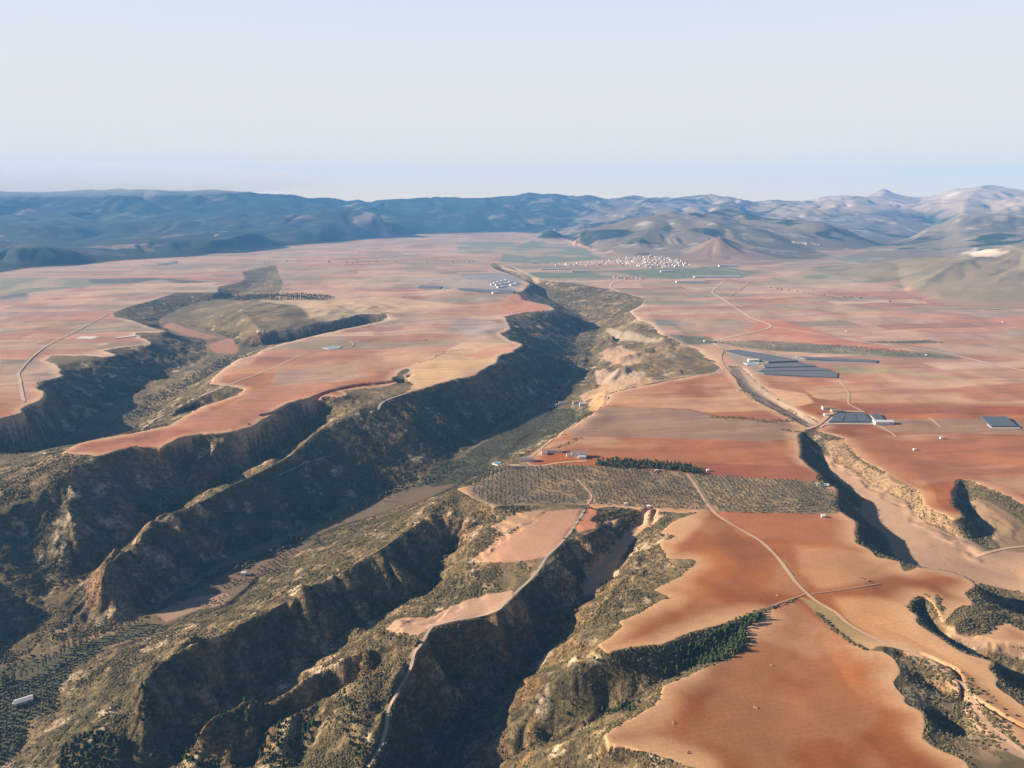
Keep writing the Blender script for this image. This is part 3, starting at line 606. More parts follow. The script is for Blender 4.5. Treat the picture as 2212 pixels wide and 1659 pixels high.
# ------------------------------------------------------------------ materials
def mat(name):
    m = bpy.data.materials.new(name); m.use_nodes = True
    nt = m.node_tree; b = nt.nodes['Principled BSDF']; b.inputs['Roughness'].default_value = 0.95
    b.inputs['Specular IOR Level'].default_value = 0.1
    return m, nt, b
def simple(name, col, rough=.9, var=.25, scale=.4, spec=.1):
    m, nt, b = mat(name); b.inputs['Roughness'].default_value = rough; b.inputs['Specular IOR Level'].default_value = spec
    n = nt.nodes.new('ShaderNodeTexNoise'); n.inputs['Scale'].default_value = scale; n.inputs['Detail'].default_value = 4
    tc = nt.nodes.new('ShaderNodeNewGeometry'); nt.links.new(tc.outputs['Position'], n.inputs['Vector'])
    mx = nt.nodes.new('ShaderNodeMix'); mx.data_type = 'RGBA'
    mx.inputs[6].default_value = (*[c * (1 - var) for c in col], 1); mx.inputs[7].default_value = (*[min(1, c * (1 + var)) for c in col], 1)
    nt.links.new(n.outputs['Fac'], mx.inputs[0]); nt.links.new(mx.outputs[2], b.inputs['Base Color'])
    return m
gm, nt, b = mat('soil_and_scrub')
L = nt.links.new
ac = nt.nodes.new('ShaderNodeAttribute'); ac.attribute_name = 'soil'
av = nt.nodes.new('ShaderNodeAttribute'); av.attribute_name = 'scrub'
ge = nt.nodes.new('ShaderNodeNewGeometry')
def noise(scale, det=5, rough=.6):
    n = nt.nodes.new('ShaderNodeTexNoise'); n.inputs['Scale'].default_value = scale; n.inputs['Detail'].default_value = det; n.inputs['Roughness'].default_value = rough
    L(ge.outputs['Position'], n.inputs['Vector']); return n
def math_(op, a, c):
    n = nt.nodes.new('ShaderNodeMath'); n.operation = op
    for k, v in enumerate((a, c)):
        if isinstance(v, (int, float)): n.inputs[k].default_value = v
        else: L(v, n.inputs[k])
    return n.outputs[0]
na, nb = noise(.35), noise(.05, 6)
vmul = math_('ADD', math_('MULTIPLY', na.outputs['Fac'], .5), .75)
vmul2 = math_('ADD', math_('MULTIPLY', nb.outputs['Fac'], .4), .8)
hs = nt.nodes.new('ShaderNodeMix'); hs.data_type = 'RGBA'; hs.blend_type = 'MULTIPLY'; hs.inputs[0].default_value = 1
L(ac.outputs['Color'], hs.inputs[6])
cmb = nt.nodes.new('ShaderNodeCombineColor'); v_ = math_('MULTIPLY', vmul, vmul2)
for k in range(3): L(v_, cmb.inputs[k])
L(cmb.outputs[0], hs.inputs[7])
wv = nt.nodes.new('ShaderNodeTexWave'); wv.inputs['Scale'].default_value = .055; wv.inputs['Distortion'].default_value = 7.0; wv.inputs['Detail'].default_value = 2; wv.inputs['Detail Scale'].default_value = .15
mp = nt.nodes.new('ShaderNodeMapping'); mp.inputs['Rotation'].default_value = (0, 0, 1.35); L(ge.outputs['Position'], mp.inputs[0]); L(mp.outputs[0], wv.inputs['Vector'])
fr_ = math_('SUBTRACT', 1.0, av.outputs['Fac']); v_ = math_('MULTIPLY', v_, math_('ADD', math_('MULTIPLY', math_('MULTIPLY', wv.outputs['Fac'], fr_), .045), .978))
for k in range(3): L(v_, cmb.inputs[k])
L(hs.outputs[2], b.inputs['Base Color'])
sp = noise(.16, 6, .72); sp2 = noise(.045, 4, .6)       # low scrub and bare crumbs between the bushes
mr = nt.nodes.new('ShaderNodeMapRange'); mr.interpolation_type = 'SMOOTHSTEP'; mr.inputs[1].default_value = .40; mr.inputs[2].default_value = .62; mr.inputs[3].default_value = .46; mr.inputs[4].default_value = 1.62
L(math_('ADD', math_('MULTIPLY', sp.outputs['Fac'], .72), math_('MULTIPLY', sp2.outputs['Fac'], .28)), mr.inputs[0])
lerp = math_('ADD', math_('MULTIPLY', math_('SUBTRACT', mr.outputs[0], 1.0), av.outputs['Fac']), 1.0)
v_ = math_('MULTIPLY', v_, lerp)
for k in range(3): L(v_, cmb.inputs[k])
bp = nt.nodes.new('ShaderNodeBump'); bp.inputs['Strength'].default_value = .9; bp.inputs['Distance'].default_value = 1.0
nh = noise(.22, 5, .65)
L(math_('MULTIPLY', nh.outputs['Fac'], math_('ADD', math_('MULTIPLY', av.outputs['Fac'], 4.0), .25)), bp.inputs['Height'])
L(bp.outputs[0], b.inputs['Normal'])

# ------------------------------------------------------------------ the ground sheet
def grid_object(name, rows):
    x = GX[rows].astype(np.float32); y = GY[rows].astype(np.float32); z = Z1[rows]
    n, m_ = x.shape
    co = np.stack([x, y, z], -1).reshape(-1, 3)
    idx = np.arange(n * m_, dtype=np.int32).reshape(n, m_)
    f = np.stack([idx[:-1, :-1], idx[:-1, 1:], idx[1:, 1:], idx[1:, :-1]], -1).reshape(-1, 4)[:, ::-1]
    me = bpy.data.meshes.new(name)
    me.vertices.add(len(co)); me.vertices.foreach_set('co', co.ravel())
    me.loops.add(f.size); me.loops.foreach_set('vertex_index', f.ravel())
    me.polygons.add(len(f)); me.polygons.foreach_set('loop_start', np.arange(0, f.size, 4, dtype=np.int32))
    me.polygons.foreach_set('use_smooth', np.ones(len(f), bool))
    me.update(calc_edges=True)
    a = me.attributes.new('soil', 'FLOAT_COLOR', 'POINT')
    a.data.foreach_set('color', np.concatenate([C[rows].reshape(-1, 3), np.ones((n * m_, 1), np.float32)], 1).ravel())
    a = me.attributes.new('scrub', 'FLOAT', 'POINT'); a.data.foreach_set('value', veg[rows].ravel())
    me.materials.append(gm)
    ob = bpy.data.objects.new(name, me); COL.objects.link(ob); ob['kind'] = 'structure'
    return ob
i1 = int(math.log(1300 / R0) / D); 
rows = np.concatenate([np.arange(0, i1), np.arange(i1, NR, 2)])
ground_ob = grid_object('ground', rows)

# ------------------------------------------------------------------ haze
def haze():
    bm = bmesh.new(); bmesh.ops.create_cube(bm, size=1)
    me = bpy.data.meshes.new('haze'); bm.to_mesh(me); bm.free()
    o = bpy.data.objects.new('haze', me); COL.objects.link(o)
    o.location = (0, 7050, 420); o.scale = (27000, 17500, 1180); o['kind'] = 'stuff'
    m = bpy.data.materials.new('hazy_air'); m.use_nodes = True; nt = m.node_tree
    nt.nodes.remove(nt.nodes['Principled BSDF'])
    v = nt.nodes.new('ShaderNodeVolumePrincipled'); v.inputs['Density'].default_value = HAZE_DENS
    v.inputs['Color'].default_value = (.16, .45, .95, 1); v.inputs['Anisotropy'].default_value = 0
    nt.links.new(v.outputs[0], nt.nodes['Material Output'].inputs['Volume'])
    me.materials.append(m)
haze()

# ------------------------------------------------------------------ roads and tracks
def strip(name, pts_px, width, m, lift=.5, z=None):
    p = smooth_line(P(pts_px), 5)
    q = hit_px(p) if z is None else np.stack(at_z(p[:, 0], p[:, 1], z), 1)
    q = densify(q, 6.0)
    for _ in range(2): q[1:-1] = .25 * q[:-2] + .5 * q[1:-1] + .25 * q[2:]
    d = np.gradient(q, axis=0); d /= np.linalg.norm(d, axis=1)[:, None] + 1e-9
    nrm = np.stack([-d[:, 1], d[:, 0]], 1)
    wv = width * (.8 + .4 * vnoise(q[:, 0] / 25, q[:, 1] / 25, 3))[:, None]
    cols = [q + nrm * wv * k for k in (-.5, -.17, .17, .5)]
    zc = np.stack([ground(c_[:, 0], c_[:, 1]) for c_ in cols], 1)
    lv = zc.max(1)
    if len(lv) > 12:
        for _ in range(6): lv[1:-1] = .25 * lv[:-2] + .5 * lv[1:-1] + .25 * lv[2:]
    zc = np.maximum(zc, lv[:, None] - .25) + lift
    V_ = np.concatenate([np.concatenate([c_, zc[:, k:k + 1]], 1) for k, c_ in enumerate(cols)])
    n = len(q); F_ = [(a * n + i, (a + 1) * n + i, (a + 1) * n + i + 1, a * n + i + 1) for a in range(3) for i in range(n - 1)]
    F_ = [f[::-1] for f in F_]
    me = bpy.data.meshes.new(name); me.from_pydata(V_.tolist(), [], F_); me.materials.append(m)
    for pl in me.polygons: pl.use_smooth = True
    o = bpy.data.objects.new(name, me); COL.objects.link(o); o['kind'] = 'structure'; return o
M_TRACK = simple('pale_gravel_track', (.40, .31, .235), var=.2, scale=.3)
M_PATH = simple('dusty_path', (.44, .29, .19), var=.2, scale=.3)
M_FAINT = simple('worn_soil_path', (.33, .20, .125), var=.2, scale=.3)
M_ROAD = simple('bleached_road', (.52, .43, .36), var=.12, scale=.1)
strip('gravel_track', TRACK, 2.9, M_TRACK, .3)
strip('farm_track', "1484,1024 1500,1045 1515,1070 1530,1093 1545,1110 1570,1127 1600,1145 1640,1168 1665,1190 1685,1212 1705,1240 1722,1262 1743,1283 1760,1298 1790,1315 1809,1327 1834,1350 1884,1377 1934,1400 1991,1420 2021,1437 2059,1467 2096,1502 2116,1547 2149,1582 2212,1627 2260,1660", 4.2, M_PATH)
for nm, s, w, m in [
 ('farm_path', "1743,1283 1715,1293 1690,1301 1660,1312", 2.2, M_FAINT), ('farm_path', "1752,1284 1820,1275 1900,1262", 1.8, M_FAINT),
 ('dirt_road', "1150,985 1165,972 1182,958 1212,937 1246,914 1285,890 1307,872 1314,852 1325,847 1400,829 1480,813 1540,806 1556,797", 5, M_PATH),
 ('dirt_road', "1150,985 1140,1000 1160,1008 1210,1000 1268,996", 5, M_PATH),
 ('country_road', "1530,741 1560,733 1600,724 1665,706 1620,686 1590,666 1550,640 1538,632 1548,620 1562,610", 6.5, M_ROAD),
 ('country_road', "1540,742 1560,752 1600,757 1640,763 1680,769 1720,774", 6.5, M_ROAD),
 ('country_road', "1665,706 1740,718 1850,737 1950,750 2030,761 2130,784 2260,812", 6, M_ROAD),
 ('dirt_road', "1545,742 1560,758 1556,775 1570,800 1590,822", 6, M_PATH),
 ('farm_path', "1812,820 1833,850 1833,872 1860,887", 4.5, M_PATH), ('farm_path', "1886,915 1925,935 1935,945", 4.5, M_PATH), ('farm_path', "2006,902 2032,923", 4.5, M_PATH),
 ('farm_path', "1740,928 1760,922 1775,912 1790,897 1815,890 1868,890", 8, M_PATH), ('farm_path', "1772,924 1790,917 1886,918", 6, M_PATH),
 ('dirt_road', "52,868 47,850 43,820 40,808 55,787 75,767 105,745 150,723 200,697 232,680", 6.5, M_TRACK),
 ('dirt_road', "304,930 326,914 371,888 430,858 496,831 553,810 600,791 640,772 690,758 750,752 763,743 756,738", 5.5, M_TRACK),
 ('footpath', "878,851 842,862 822,874 816,888", 5, M_TRACK),
 ('country_road', "1345,606 1325,610 1318,617 1322,624 1338,631", 9, M_ROAD),
 ('country_road', "1560,580 1660,577 1700,576 1750,571 1800,565", 9, M_ROAD),
 ('country_road', "1659,623 1730,632 1800,640 1900,652 2000,662 2130,668 2260,671", 9, M_ROAD),
 ('farm_path', "2260,1178 2200,1182 2160,1188 2109,1203", 4, M_PATH),
 ('footpath', "1246,1036 1262,1052 1278,1072 1270,1090", 3, M_PATH),
 ('country_road', "1530,579 1570,585 1630,592", 9, M_ROAD), ('dirt_road', "1620,606 1600,625 1575,640", 7, M_PATH),
 ('footpath', "602,1030 660,1002 720,985", 2.5, M_TRACK),
]: strip(nm, s, w, m, .5 if w < 6 else .9)

# ------------------------------------------------------------------ object helpers
def tag(o, label, cat, group=None):
    o['label'] = label; o['category'] = cat
    if group: o['group'] = group
    return o
def link(name, me, parent=None):
    o = bpy.data.objects.new(name, me); COL.objects.link(o)
    if parent: o.parent = parent
    return o
def mesh(name, v, f, mats, mi=None, smooth=False):
    me = bpy.data.meshes.new(name); me.from_pydata([tuple(map(float, q)) for q in v], [], [tuple(q) for q in f])
    for m in mats: me.materials.append(m)
    if mi is not None: me.polygons.foreach_set('material_index', mi)
    if smooth: me.polygons.foreach_set('use_smooth', [True] * len(f))
    me.update(); return me
def box(v, f, x0, x1, y0, y1, z0, z1):
    b_ = len(v)
    v += [(x0, y0, z0), (x1, y0, z0), (x1, y1, z0), (x0, y1, z0), (x0, y0, z1), (x1, y0, z1), (x1, y1, z1), (x0, y1, z1)]
    f += [tuple(b_ + k for k in q) for q in ((3, 2, 1, 0), (4, 5, 6, 7), (0, 1, 5, 4), (1, 2, 6, 5), (2, 3, 7, 6), (3, 0, 4, 7))]
M_WHITE = simple('whitewash', (.66, .63, .58), var=.07, scale=.3)
M_CREAM = simple('cream_render', (.60, .50, .38), var=.12, scale=.3)
M_STONE = simple('rubble_stone', (.42, .29, .18), var=.3, scale=.8)
M_TILE = simple('clay_roof', (.36, .20, .13), var=.25, scale=.6)
M_GREYR = simple('weathered_roof', (.22, .19, .17), var=.2, scale=.5)
M_METAL = simple('pale_sheet_metal', (.50, .50, .50), rough=.5, var=.08, scale=.2, spec=.4)
M_DARKW = simple('dark_opening', (.03, .03, .035), var=.1)
M_NET = simple('dark_net', (.115, .115, .125), rough=.6, var=.25, scale=.15, spec=.3)
M_PANEL = simple('dark_panel', (.075, .08, .09), rough=.45, var=.3, scale=.3, spec=.4)
M_EDGE = simple('pale_concrete', (.56, .52, .46), var=.12)

def gable(v, f, x0, x1, y0, y1, z0, h):
    b_ = len(v); ym = (y0 + y1) / 2
    v += [(x0, y0, z0), (x1, y0, z0), (x1, y1, z0), (x0, y1, z0), (x0, ym, z0 + h), (x1, ym, z0 + h)]
    f += [tuple(b_ + k for k in q) for q in ((0, 1, 5, 4), (2, 3, 4, 5), (0, 4, 3), (1, 2, 5), (3, 2, 1, 0))]
def building(name, px, py, w, d, h, label, cat, wall=M_WHITE, roof=M_TILE, rot=0, rise=None, group=None, windows=0, flat=False, wing=None, door=True, zz=None):
    q = hit_px([[px, py]])[0] if zz is None else zz
    zs = ground(q[0] + np.array([-w, w, w, -w]) / 2, q[1] + np.array([-d, -d, d, d]) / 2)
    e = bpy.data.objects.new(name, None); COL.objects.link(e); e.location = (q[0], q[1], float(ground(*q))); e.rotation_euler[2] = rot
    dz = float(zs.min() - ground(*q)) - .6
    v, f = [], []; box(v, f, -w / 2, w / 2, -d / 2, d / 2, dz, h)
    if wing: box(v, f, *wing[:4], dz, wing[4])
    link('wall', mesh('wall', v, f, [wall]), e)
    v, f = [], []; o_ = .4
    if flat: box(v, f, -w / 2 - o_, w / 2 + o_, -d / 2 - o_, d / 2 + o_, h + .003, h + .35)
    else: gable(v, f, -w / 2 - o_, w / 2 + o_, -d / 2 - o_, d / 2 + o_, h + .003, rise or d * .22)
    if wing: box(v, f, wing[0] - .2, wing[1] + .2, wing[2] - .2, wing[3] + (.0 if wing[3] <= -d / 2 else .2), wing[4] + .003, wing[4] + .3)
    link('roof', mesh('roof', v, f, [roof]), e)
    for k in range(windows):
        x = -w / 2 + w * (k + .5) / windows
        v, f = [], []; box(v, f, x - .6, x + .6, -d / 2 - .04, -d / 2 + .1, h * .45, h * .75); link('window', mesh('window', v, f, [M_DARKW]), e)
    if door and windows:
        v, f = [], []; box(v, f, w * .12, w * .12 + 1.4, -d / 2 - .05, -d / 2 + .1, 0, 2.3); link('door', mesh('door', v, f, [M_GREYR]), e)
    return tag(e, label, cat, group)
# farmsteads beside the valley rim
building('farmhouse', 1192, 977, 34, 9, 5, 'long low white farmhouse with a clay roof at the valley rim', 'farmhouse', windows=7, wing=(-17, -8, -13, -4.5, 4))
building('farmhouse', 1251, 986, 24, 12, 6.5, 'two part white farmhouse with a dark roof beside the pine strip', 'farmhouse', roof=M_GREYR, windows=5, wing=(-20, -12, -5, 4, 4.5))
building('farm_shed', 1257, 990, 12, 8, 3.6, 'small white shed in front of the white farmhouse by the pine strip', 'shed', roof=M_METAL, flat=True)
building('barn', 1138, 996, 22, 9, 5, 'long brown barn with a grey roof nearest the canyon edge', 'barn', wall=M_CREAM, roof=M_GREYR, windows=3)
building('ruined_house', 1127, 986, 9, 8, 6, 'ochre stone ruin left of the brown barn on the rim', 'ruin', wall=M_STONE, roof=M_STONE, flat=True)
building('ruined_house', 1143, 978, 8, 6, 5, 'small ochre stone ruin behind the brown barn on the rim', 'ruin', wall=M_STONE, roof=M_TILE)
building('ruined_house', 1112, 1010, 12, 7, 3.5, 'low pale rubble ruin below the brown barn on the canyon edge', 'ruin', wall=M_CREAM, roof=M_STONE, flat=True)
building('farmhouse', 1216, 873, 20, 8, 4.5, 'white farmhouse at the left end of the row on the canyon shelf', 'farmhouse', windows=3, roof=M_GREYR)
building('farmhouse', 1245, 872, 16, 9, 5.5, 'white farmhouse in the middle of the row on the canyon shelf', 'farmhouse', windows=3)
building('farmhouse', 1259, 876, 15, 8, 5, 'white farmhouse at the right end of the row by the yellow cliff', 'farmhouse', windows=3, roof=M_METAL)
building('farm_shed', 1200, 877, 7, 6, 4, 'little white shed left of the farmhouse row on the canyon shelf', 'shed', roof=M_METAL, flat=True)
building('farmhouse', 1528, 739, 20, 9, 5.5, 'white house by the road bend beside the olive block', 'house', windows=4)
building('farmhouse', 1627, 781, 26, 12, 5, 'white farm with a terracotta yard beside the turquoise reservoir', 'farmhouse', windows=4, roof=M_CREAM, flat=True)
building('farm_shed', 1907, 916, 34, 13, 6, 'large bright white shed between the greenhouse blocks', 'shed', roof=M_METAL, rise=2, windows=3, flat=False)
building('farmhouse', 1784, 884, 15, 9, 5, 'white farmhouse at the head of the right hand gully', 'farmhouse', windows=3, roof=M_TILE)
building('farm_shed', 1804, 890, 16, 11, 4, 'grey roofed shed next to the farmhouse at the gully head', 'shed', wall=M_STONE, roof=M_GREYR)
building('farm_shed', 1784, 898, 8, 6, 3.5, 'small pale shed below the farmhouse at the gully head', 'shed', wall=M_CREAM, roof=M_METAL, flat=True)
building('farm_shed', 52, 1519, 17, 8, 4, 'white roofed shed in the nearest olive grove at the left edge', 'shed', wall=M_CREAM, roof=M_METAL, rot=R(35), windows=2)
building('farm_shed', 35, 1522, 5, 4, 2.5, 'tiny white hut beside the white roofed shed in the olive grove', 'hut', roof=M_METAL, flat=True)
building('pump_house', 527, 1243, 6, 5, 4.5, 'white hut at the corner of the dark grove on the canyon floor', 'hut', roof=M_METAL, flat=True, windows=1, door=False)
HUTS = [(1529, 1018, 'white hut at the right end of the pine strip'), (1352, 1091, 'white hut at the lower edge of the big olive grove'), (1778, 1117, 'pale hut on the red field edge below the big olive grove'),
 (1418, 1019, 'tiny white hut under the pine strip'), (1214, 939, 'white hut beside the rim road above the farmhouses'), (2033, 948, 'white hut casting a long shadow on the red field below the right greenhouse'),
 (1975, 973, 'low grey hut on the red field left of the white hut'), (1829, 716, 'single white hut in the pinkish fields above the straight road'), (2001, 768, 'white hut inside the long olive strip'),
 (2166, 696, 'white domed hut beside the dark sheds at the right edge'), (920, 736, 'lone stone hut on the red plateau left of the canyon'), (538, 918, 'roofless ruin at the plateau edge above the dark gully'), (802, 893, 'white hut on the crest of the long green ridge'),
 (1060, 700, 'pale hut on the plateau near its right rim'), (97, 983, 'white hut on the ridge tip below the red tongue field'), (1722, 773, 'white hut where the road meets the covered vineyard'), (1401, 1097, 'small metal roofed shed in the dip below the olive grove')]
for k, (x, y, t) in enumerate(HUTS):
    st_ = 'stone' in t or 'ruin' in t
    building('hut', x, y, 3.6 + .5 * (k % 3), 3.2 + .4 * (k % 2), 2.6 if not st_ else 4.5, t, 'hut', wall=M_STONE if st_ else M_WHITE, roof=M_TILE if st_ else (M_METAL if k % 2 else M_WHITE), flat=not st_)
for (x, y, w, d, t) in [(351, 572, 60, 18, 'white farm building in the row below the wooded hills on the left'), (368, 570, 80, 22, 'longest white farm building below the wooded hills on the left'), (377, 566, 40, 18, 'small white farm building behind the row below the wooded hills'),
   (1196, 583, 150, 16, 'long white shed left of the village below the olive fields'), (1249, 588, 80, 14, 'white shed between the village tail and the grey fields'), (1441, 588, 75, 20, 'white warehouse directly below the village'), (1548, 600, 240, 22, 'longest white warehouse right of the village'), (1491, 611, 140, 18, 'white warehouse below the longest one right of the village'),
   (1572, 576, 110, 20, 'white warehouse at the foot of the cone hill'), (1402, 576, 40, 20, 'big white hall inside the lower part of the village'), (1153, 569, 45, 18, 'white shed left of the village tail'), (2050, 597, 1, 1, '')]:
    if t: building('warehouse', x, y, w, d, 9, t, 'warehouse', roof=M_METAL, flat=True)
for k in range(14):
    x, y = [(1072, 613), (1080, 611), (1088, 609), (1096, 607), (1066, 616), (1076, 617), (1086, 615), (1095, 613), (1104, 610), (1090, 620), (1080, 622), (1108, 617), (1118, 614), (1070, 634)][k]
    building('packing_shed', x, y, 28, 14, 6, 'pale shed of the packing station above the canyon head', 'shed', roof=M_METAL, wall=M_WHITE if k % 3 else M_CREAM, rot=R(20), group='sheds of the packing station')
for k, (x, y) in enumerate([(1330, 600), (1338, 602), (1346, 601), (1353, 603), (1361, 601), (1368, 603), (1378, 602), (1387, 603)]):
    building('farm_ruin', x, y, 22, 14, 7, 'weathered farm building in the row between the village and the canyon', 'farm building', wall=M_CREAM if k % 2 else M_WHITE, roof=M_TILE, group='row of weathered farm buildings')
# villages: one small house each
VILL = [mesh('village_house', *( (lambda v, f: (box(v, f, -6, 6, -5, 5, -3, 7), gable(v, f, -6.4, 6.4, -5.4, 5.4, 7.003, 1.8), (v, f))[2])([], []) ), [M_WHITE, M_TILE], [0] * 6 + [1] * 5),
        mesh('village_house', *( (lambda v, f: (box(v, f, -8, 8, -5, 5, -3, 9), box(v, f, -8.2, 8.2, -5.2, 5.2, 9.003, 9.4), (v, f))[2])([], []) ), [M_WHITE, M_CREAM], [0] * 6 + [1] * 6),
        mesh('village_house', *( (lambda v, f: (box(v, f, -5, 5, -6, 6, -3, 6), gable(v, f, -5.4, 5.4, -6.4, 6.4, 6.003, 2), (v, f))[2])([], []) ), [M_CREAM, M_TILE], [0] * 6 + [1] * 5)]
def in_poly(s, n, spacing, zref=0.0, rot=0.0, jit=.25, mx=None, minr=0):
    """points on a jittered grid inside a pixel polygon laid on the ground"""
    q = hit_px(densify(np.vstack([P(s), P(s)[:1]]), 25.0))
    lo, hi = q.min(0), q.max(0); ctr = (lo + hi) / 2; rad = np.hypot(*(hi - lo)) / 2
    sx, sy = (spacing, spacing) if np.isscalar(spacing) else spacing
    a, b_ = np.meshgrid(np.arange(-rad, rad, sx), np.arange(-rad, rad, sy))
    a = a.ravel() + rng.normal(0, jit * sx * .5, a.size); b_ = b_.ravel() + rng.normal(0, jit * sy * .5, b_.size)
    X = ctr[0] + a * math.cos(rot) - b_ * math.sin(rot); Y = ctr[1] + a * math.sin(rot) + b_ * math.cos(rot)
    inside = np.zeros(X.shape, bool); x2, y2 = np.roll(q[:, 0], -1), np.roll(q[:, 1], -1)
    for (x1, y1, x_2, y_2) in zip(q[:, 0], q[:, 1], x2, y2):
        c_ = ((y1 > Y) != (y_2 > Y))
        inside ^= c_ & (X < (x_2 - x1) * (Y - y1) / (y_2 - y1 + 1e-12) + x1)
    o_ = np.stack([X[inside], Y[inside]], 1)
    if mx and len(o_) > mx: o_ = o_[rng.permutation(len(o_))[:mx]]
    return o_
def village(s, spacing, label, group, mx, size=1.0):
    for (x, y) in in_poly(s, 0, spacing, jit=.7, mx=mx):
        o_ = link('village_house', VILL[rng.integers(0, 3)]); k = size * rng.uniform(.65, 1.1)
        o_.location = (x, y, float(ground(x, y))); o_.scale = (k, k, k); o_.rotation_euler[2] = rng.uniform(-.5, .5)
        tag(o_, label, 'house', group)
village("1322,561 1345,557 1400,553 1450,556 1478,562 1484,572 1470,577 1400,577 1330,575", (25, 24), 'white village house in the dense core at the foot of the cone hill', 'houses of the village core', 205, 1.0)
village("1176,569 1230,570 1290,567 1322,562 1325,575 1290,574 1200,575", (34, 22), 'white house along the thin left tail of the village', 'houses of the village tail', 46)
village("1478,566 1500,570 1535,577 1530,580 1480,577 1400,579 1400,577", (40, 30), 'scattered white house at the lower right edge of the village', 'houses at the village edge', 14)
village("1196,498 1240,494 1244,500 1200,502", (70, 60), 'white house of the small far village under the blue mountains', 'houses of the far village', 14, 1.5)
village("-10,518 22,519 22,525 -10,525", (60, 60), 'white house of the hamlet in the wooded hills at the left edge', 'houses of the left hamlet', 9, 1.4)
village("1706,524 1745,524 1775,527 1770,530 1710,528", (60, 45), 'white house of the hamlet below the round hill', 'houses of the hamlet by the round hill', 12, 1.4)
# covered plots: dark netting or panels on pale kerbs
def level_px(s):
    p = P(s); c_ = hit(p[:, 0].mean(), p[:, 1].mean()); z_ = float(ground(*c_)[0])
    return np.stack(at_z(p[:, 0], p[:, 1], z_), 1)
def plot(s, label, m=M_NET, h=3.0, edge=True, bands=0, name='covered_plot'):
    q = level_px(s); c0 = q.mean(0); zg = float(np.median(ground(q[:, 0], q[:, 1])))
    e = bpy.data.objects.new(name, None); COL.objects.link(e); e.location = (c0[0], c0[1], zg)
    r = q - c0; n = len(r)
    def prism(pts, z0, z1):
        k_ = len(pts); return [(*p_, z0) for p_ in pts] + [(*p_, z1) for p_ in pts], [tuple(range(k_))[::-1], tuple(range(k_, 2 * k_))] + [(a, (a + 1) % k_, k_ + (a + 1) % k_, k_ + a) for a in range(k_)]
    if edge:
        v, f = prism(r * 1.0 + r / np.linalg.norm(r, axis=1)[:, None] * 5, -1.5, .5); link('kerb', mesh('kerb', v, f, [M_EDGE]), e)
    if bands == 0:
        v, f = prism(r, .503 if edge else -1.5, h); link('cover', mesh('cover', v, f, [m]), e)
    else:                                   # split quad into strips from side 0-3 to side 1-2
        for k in range(bands):
            a, b_ = (k + .03) / bands, (k + .97) / bands
            L0, L1 = r[0] + (r[1] - r[0]) * a, r[0] + (r[1] - r[0]) * b_; T0, T1 = r[3] + (r[2] - r[3]) * a, r[3] + (r[2] - r[3]) * b_
            v, f = prism(np.array([L0, L1, T1, T0]), .503, h); link('cover', mesh('cover', v, f, [m]), e)
    return tag(e, label, 'greenhouse')
plot("1660,784 1590,768 1562,760 1592,757 1659,767 1724,781", 'topmost dark net covered vineyard strip beside the village road', edge=False)
plot("1652,796 1648,788 1730,785 1764,793", 'second dark net covered strip from the road', edge=False)
plot("1640,804 1650,798 1767,795 1796,802", 'third dark net covered strip from the road', edge=False)
plot("1650,810 1634,806 1797,804 1809,809 1808,819 1700,813", 'lowest dark net covered strip with a rounded right end', edge=False)
plot("1740,777 1724,772 1895,780 1893,785", 'long narrow dark net covered strip along the olive rows', edge=False)
plot("1788,914 1885,914 1866,895 1809,895", 'wide dark greenhouse block with pale kerb left of the white shed', M_PANEL, bands=3, name='greenhouse')
plot("1892,910 1880,897 1900,897 1910,910", 'narrow dark tank block behind the white shed', M_PANEL, bands=0, name='greenhouse')
plot("2141,924 2198,924 2174,903 2117,903", 'separate dark panelled greenhouse with pale kerb at the right edge', M_PANEL, bands=2, name='greenhouse')
plot("902,622 910,618 955,620 950,625", 'left dark net covered plot of the packing station', edge=False)
plot("958,627 965,622 1038,624 1042,629", 'middle dark net covered plot of the packing station', edge=False)
plot("1030,631 1044,626 1110,628 1110,635", 'right dark net covered plot of the packing station', edge=False)
plot("165,731 178,727 213,727 199,732", 'empty white framed greenhouse on the left red field', M_EDGE, h=1.2, edge=True, name='greenhouse')
plot("246,732 250,730 290,725 292,727", 'slim white greenhouse near the left canyon edge', M_EDGE, h=2, edge=False, name='greenhouse')
# ponds
M_POOL = simple('turquoise_water', (.06, .30, .36), rough=.08, var=.1, spec=.5)
M_POOL2 = simple('green_water', (.12, .22, .20), rough=.08, var=.1, spec=.5)
def pond(s, label, m):
    q = level_px(s); c0 = q.mean(0); zg = float(ground(*c0)) + .6
    e = bpy.data.objects.new('reservoir', None); COL.objects.link(e); e.location = (c0[0], c0[1], zg); r = q - c0; n = len(r)
    ro = r + r / np.linalg.norm(r, axis=1)[:, None] * 2.5
    v = [(*p_, -2) for p_ in ro] + [(*p_, .8) for p_ in ro] + [(*p_, .8) for p_ in r] + [(*p_, .2) for p_ in r]
    f = [(k * n + a, k * n + (a + 1) % n, (k + 1) * n + (a + 1) % n, (k + 1) * n + a) for k in range(3) for a in range(n)]
    link('rim', mesh('rim', v, f, [M_EDGE]), e)
    link('water', mesh('water', [(*p_, .45) for p_ in r * 1.002], [tuple(range(n))], [m]), e)
    tag(e, label, 'reservoir')
pond("1066,1002 1074,999 1088,1001 1088,1005 1076,1006", 'turquoise reservoir on the canyon floor below the farmhouses', M_POOL)
pond("1608,785 1625,783 1639,785 1636,788 1615,788", 'turquoise reservoir in front of the white farm on the plain', M_POOL)
pond("697,752 715,748 736,749 730,753 710,754", 'shallow green pond basin on the left red plateau', M_POOL2)
pond("1765,1045 1788,1047 1786,1050 1768,1049", 'small dark pond at the right edge of the big olive grove', M_POOL2)

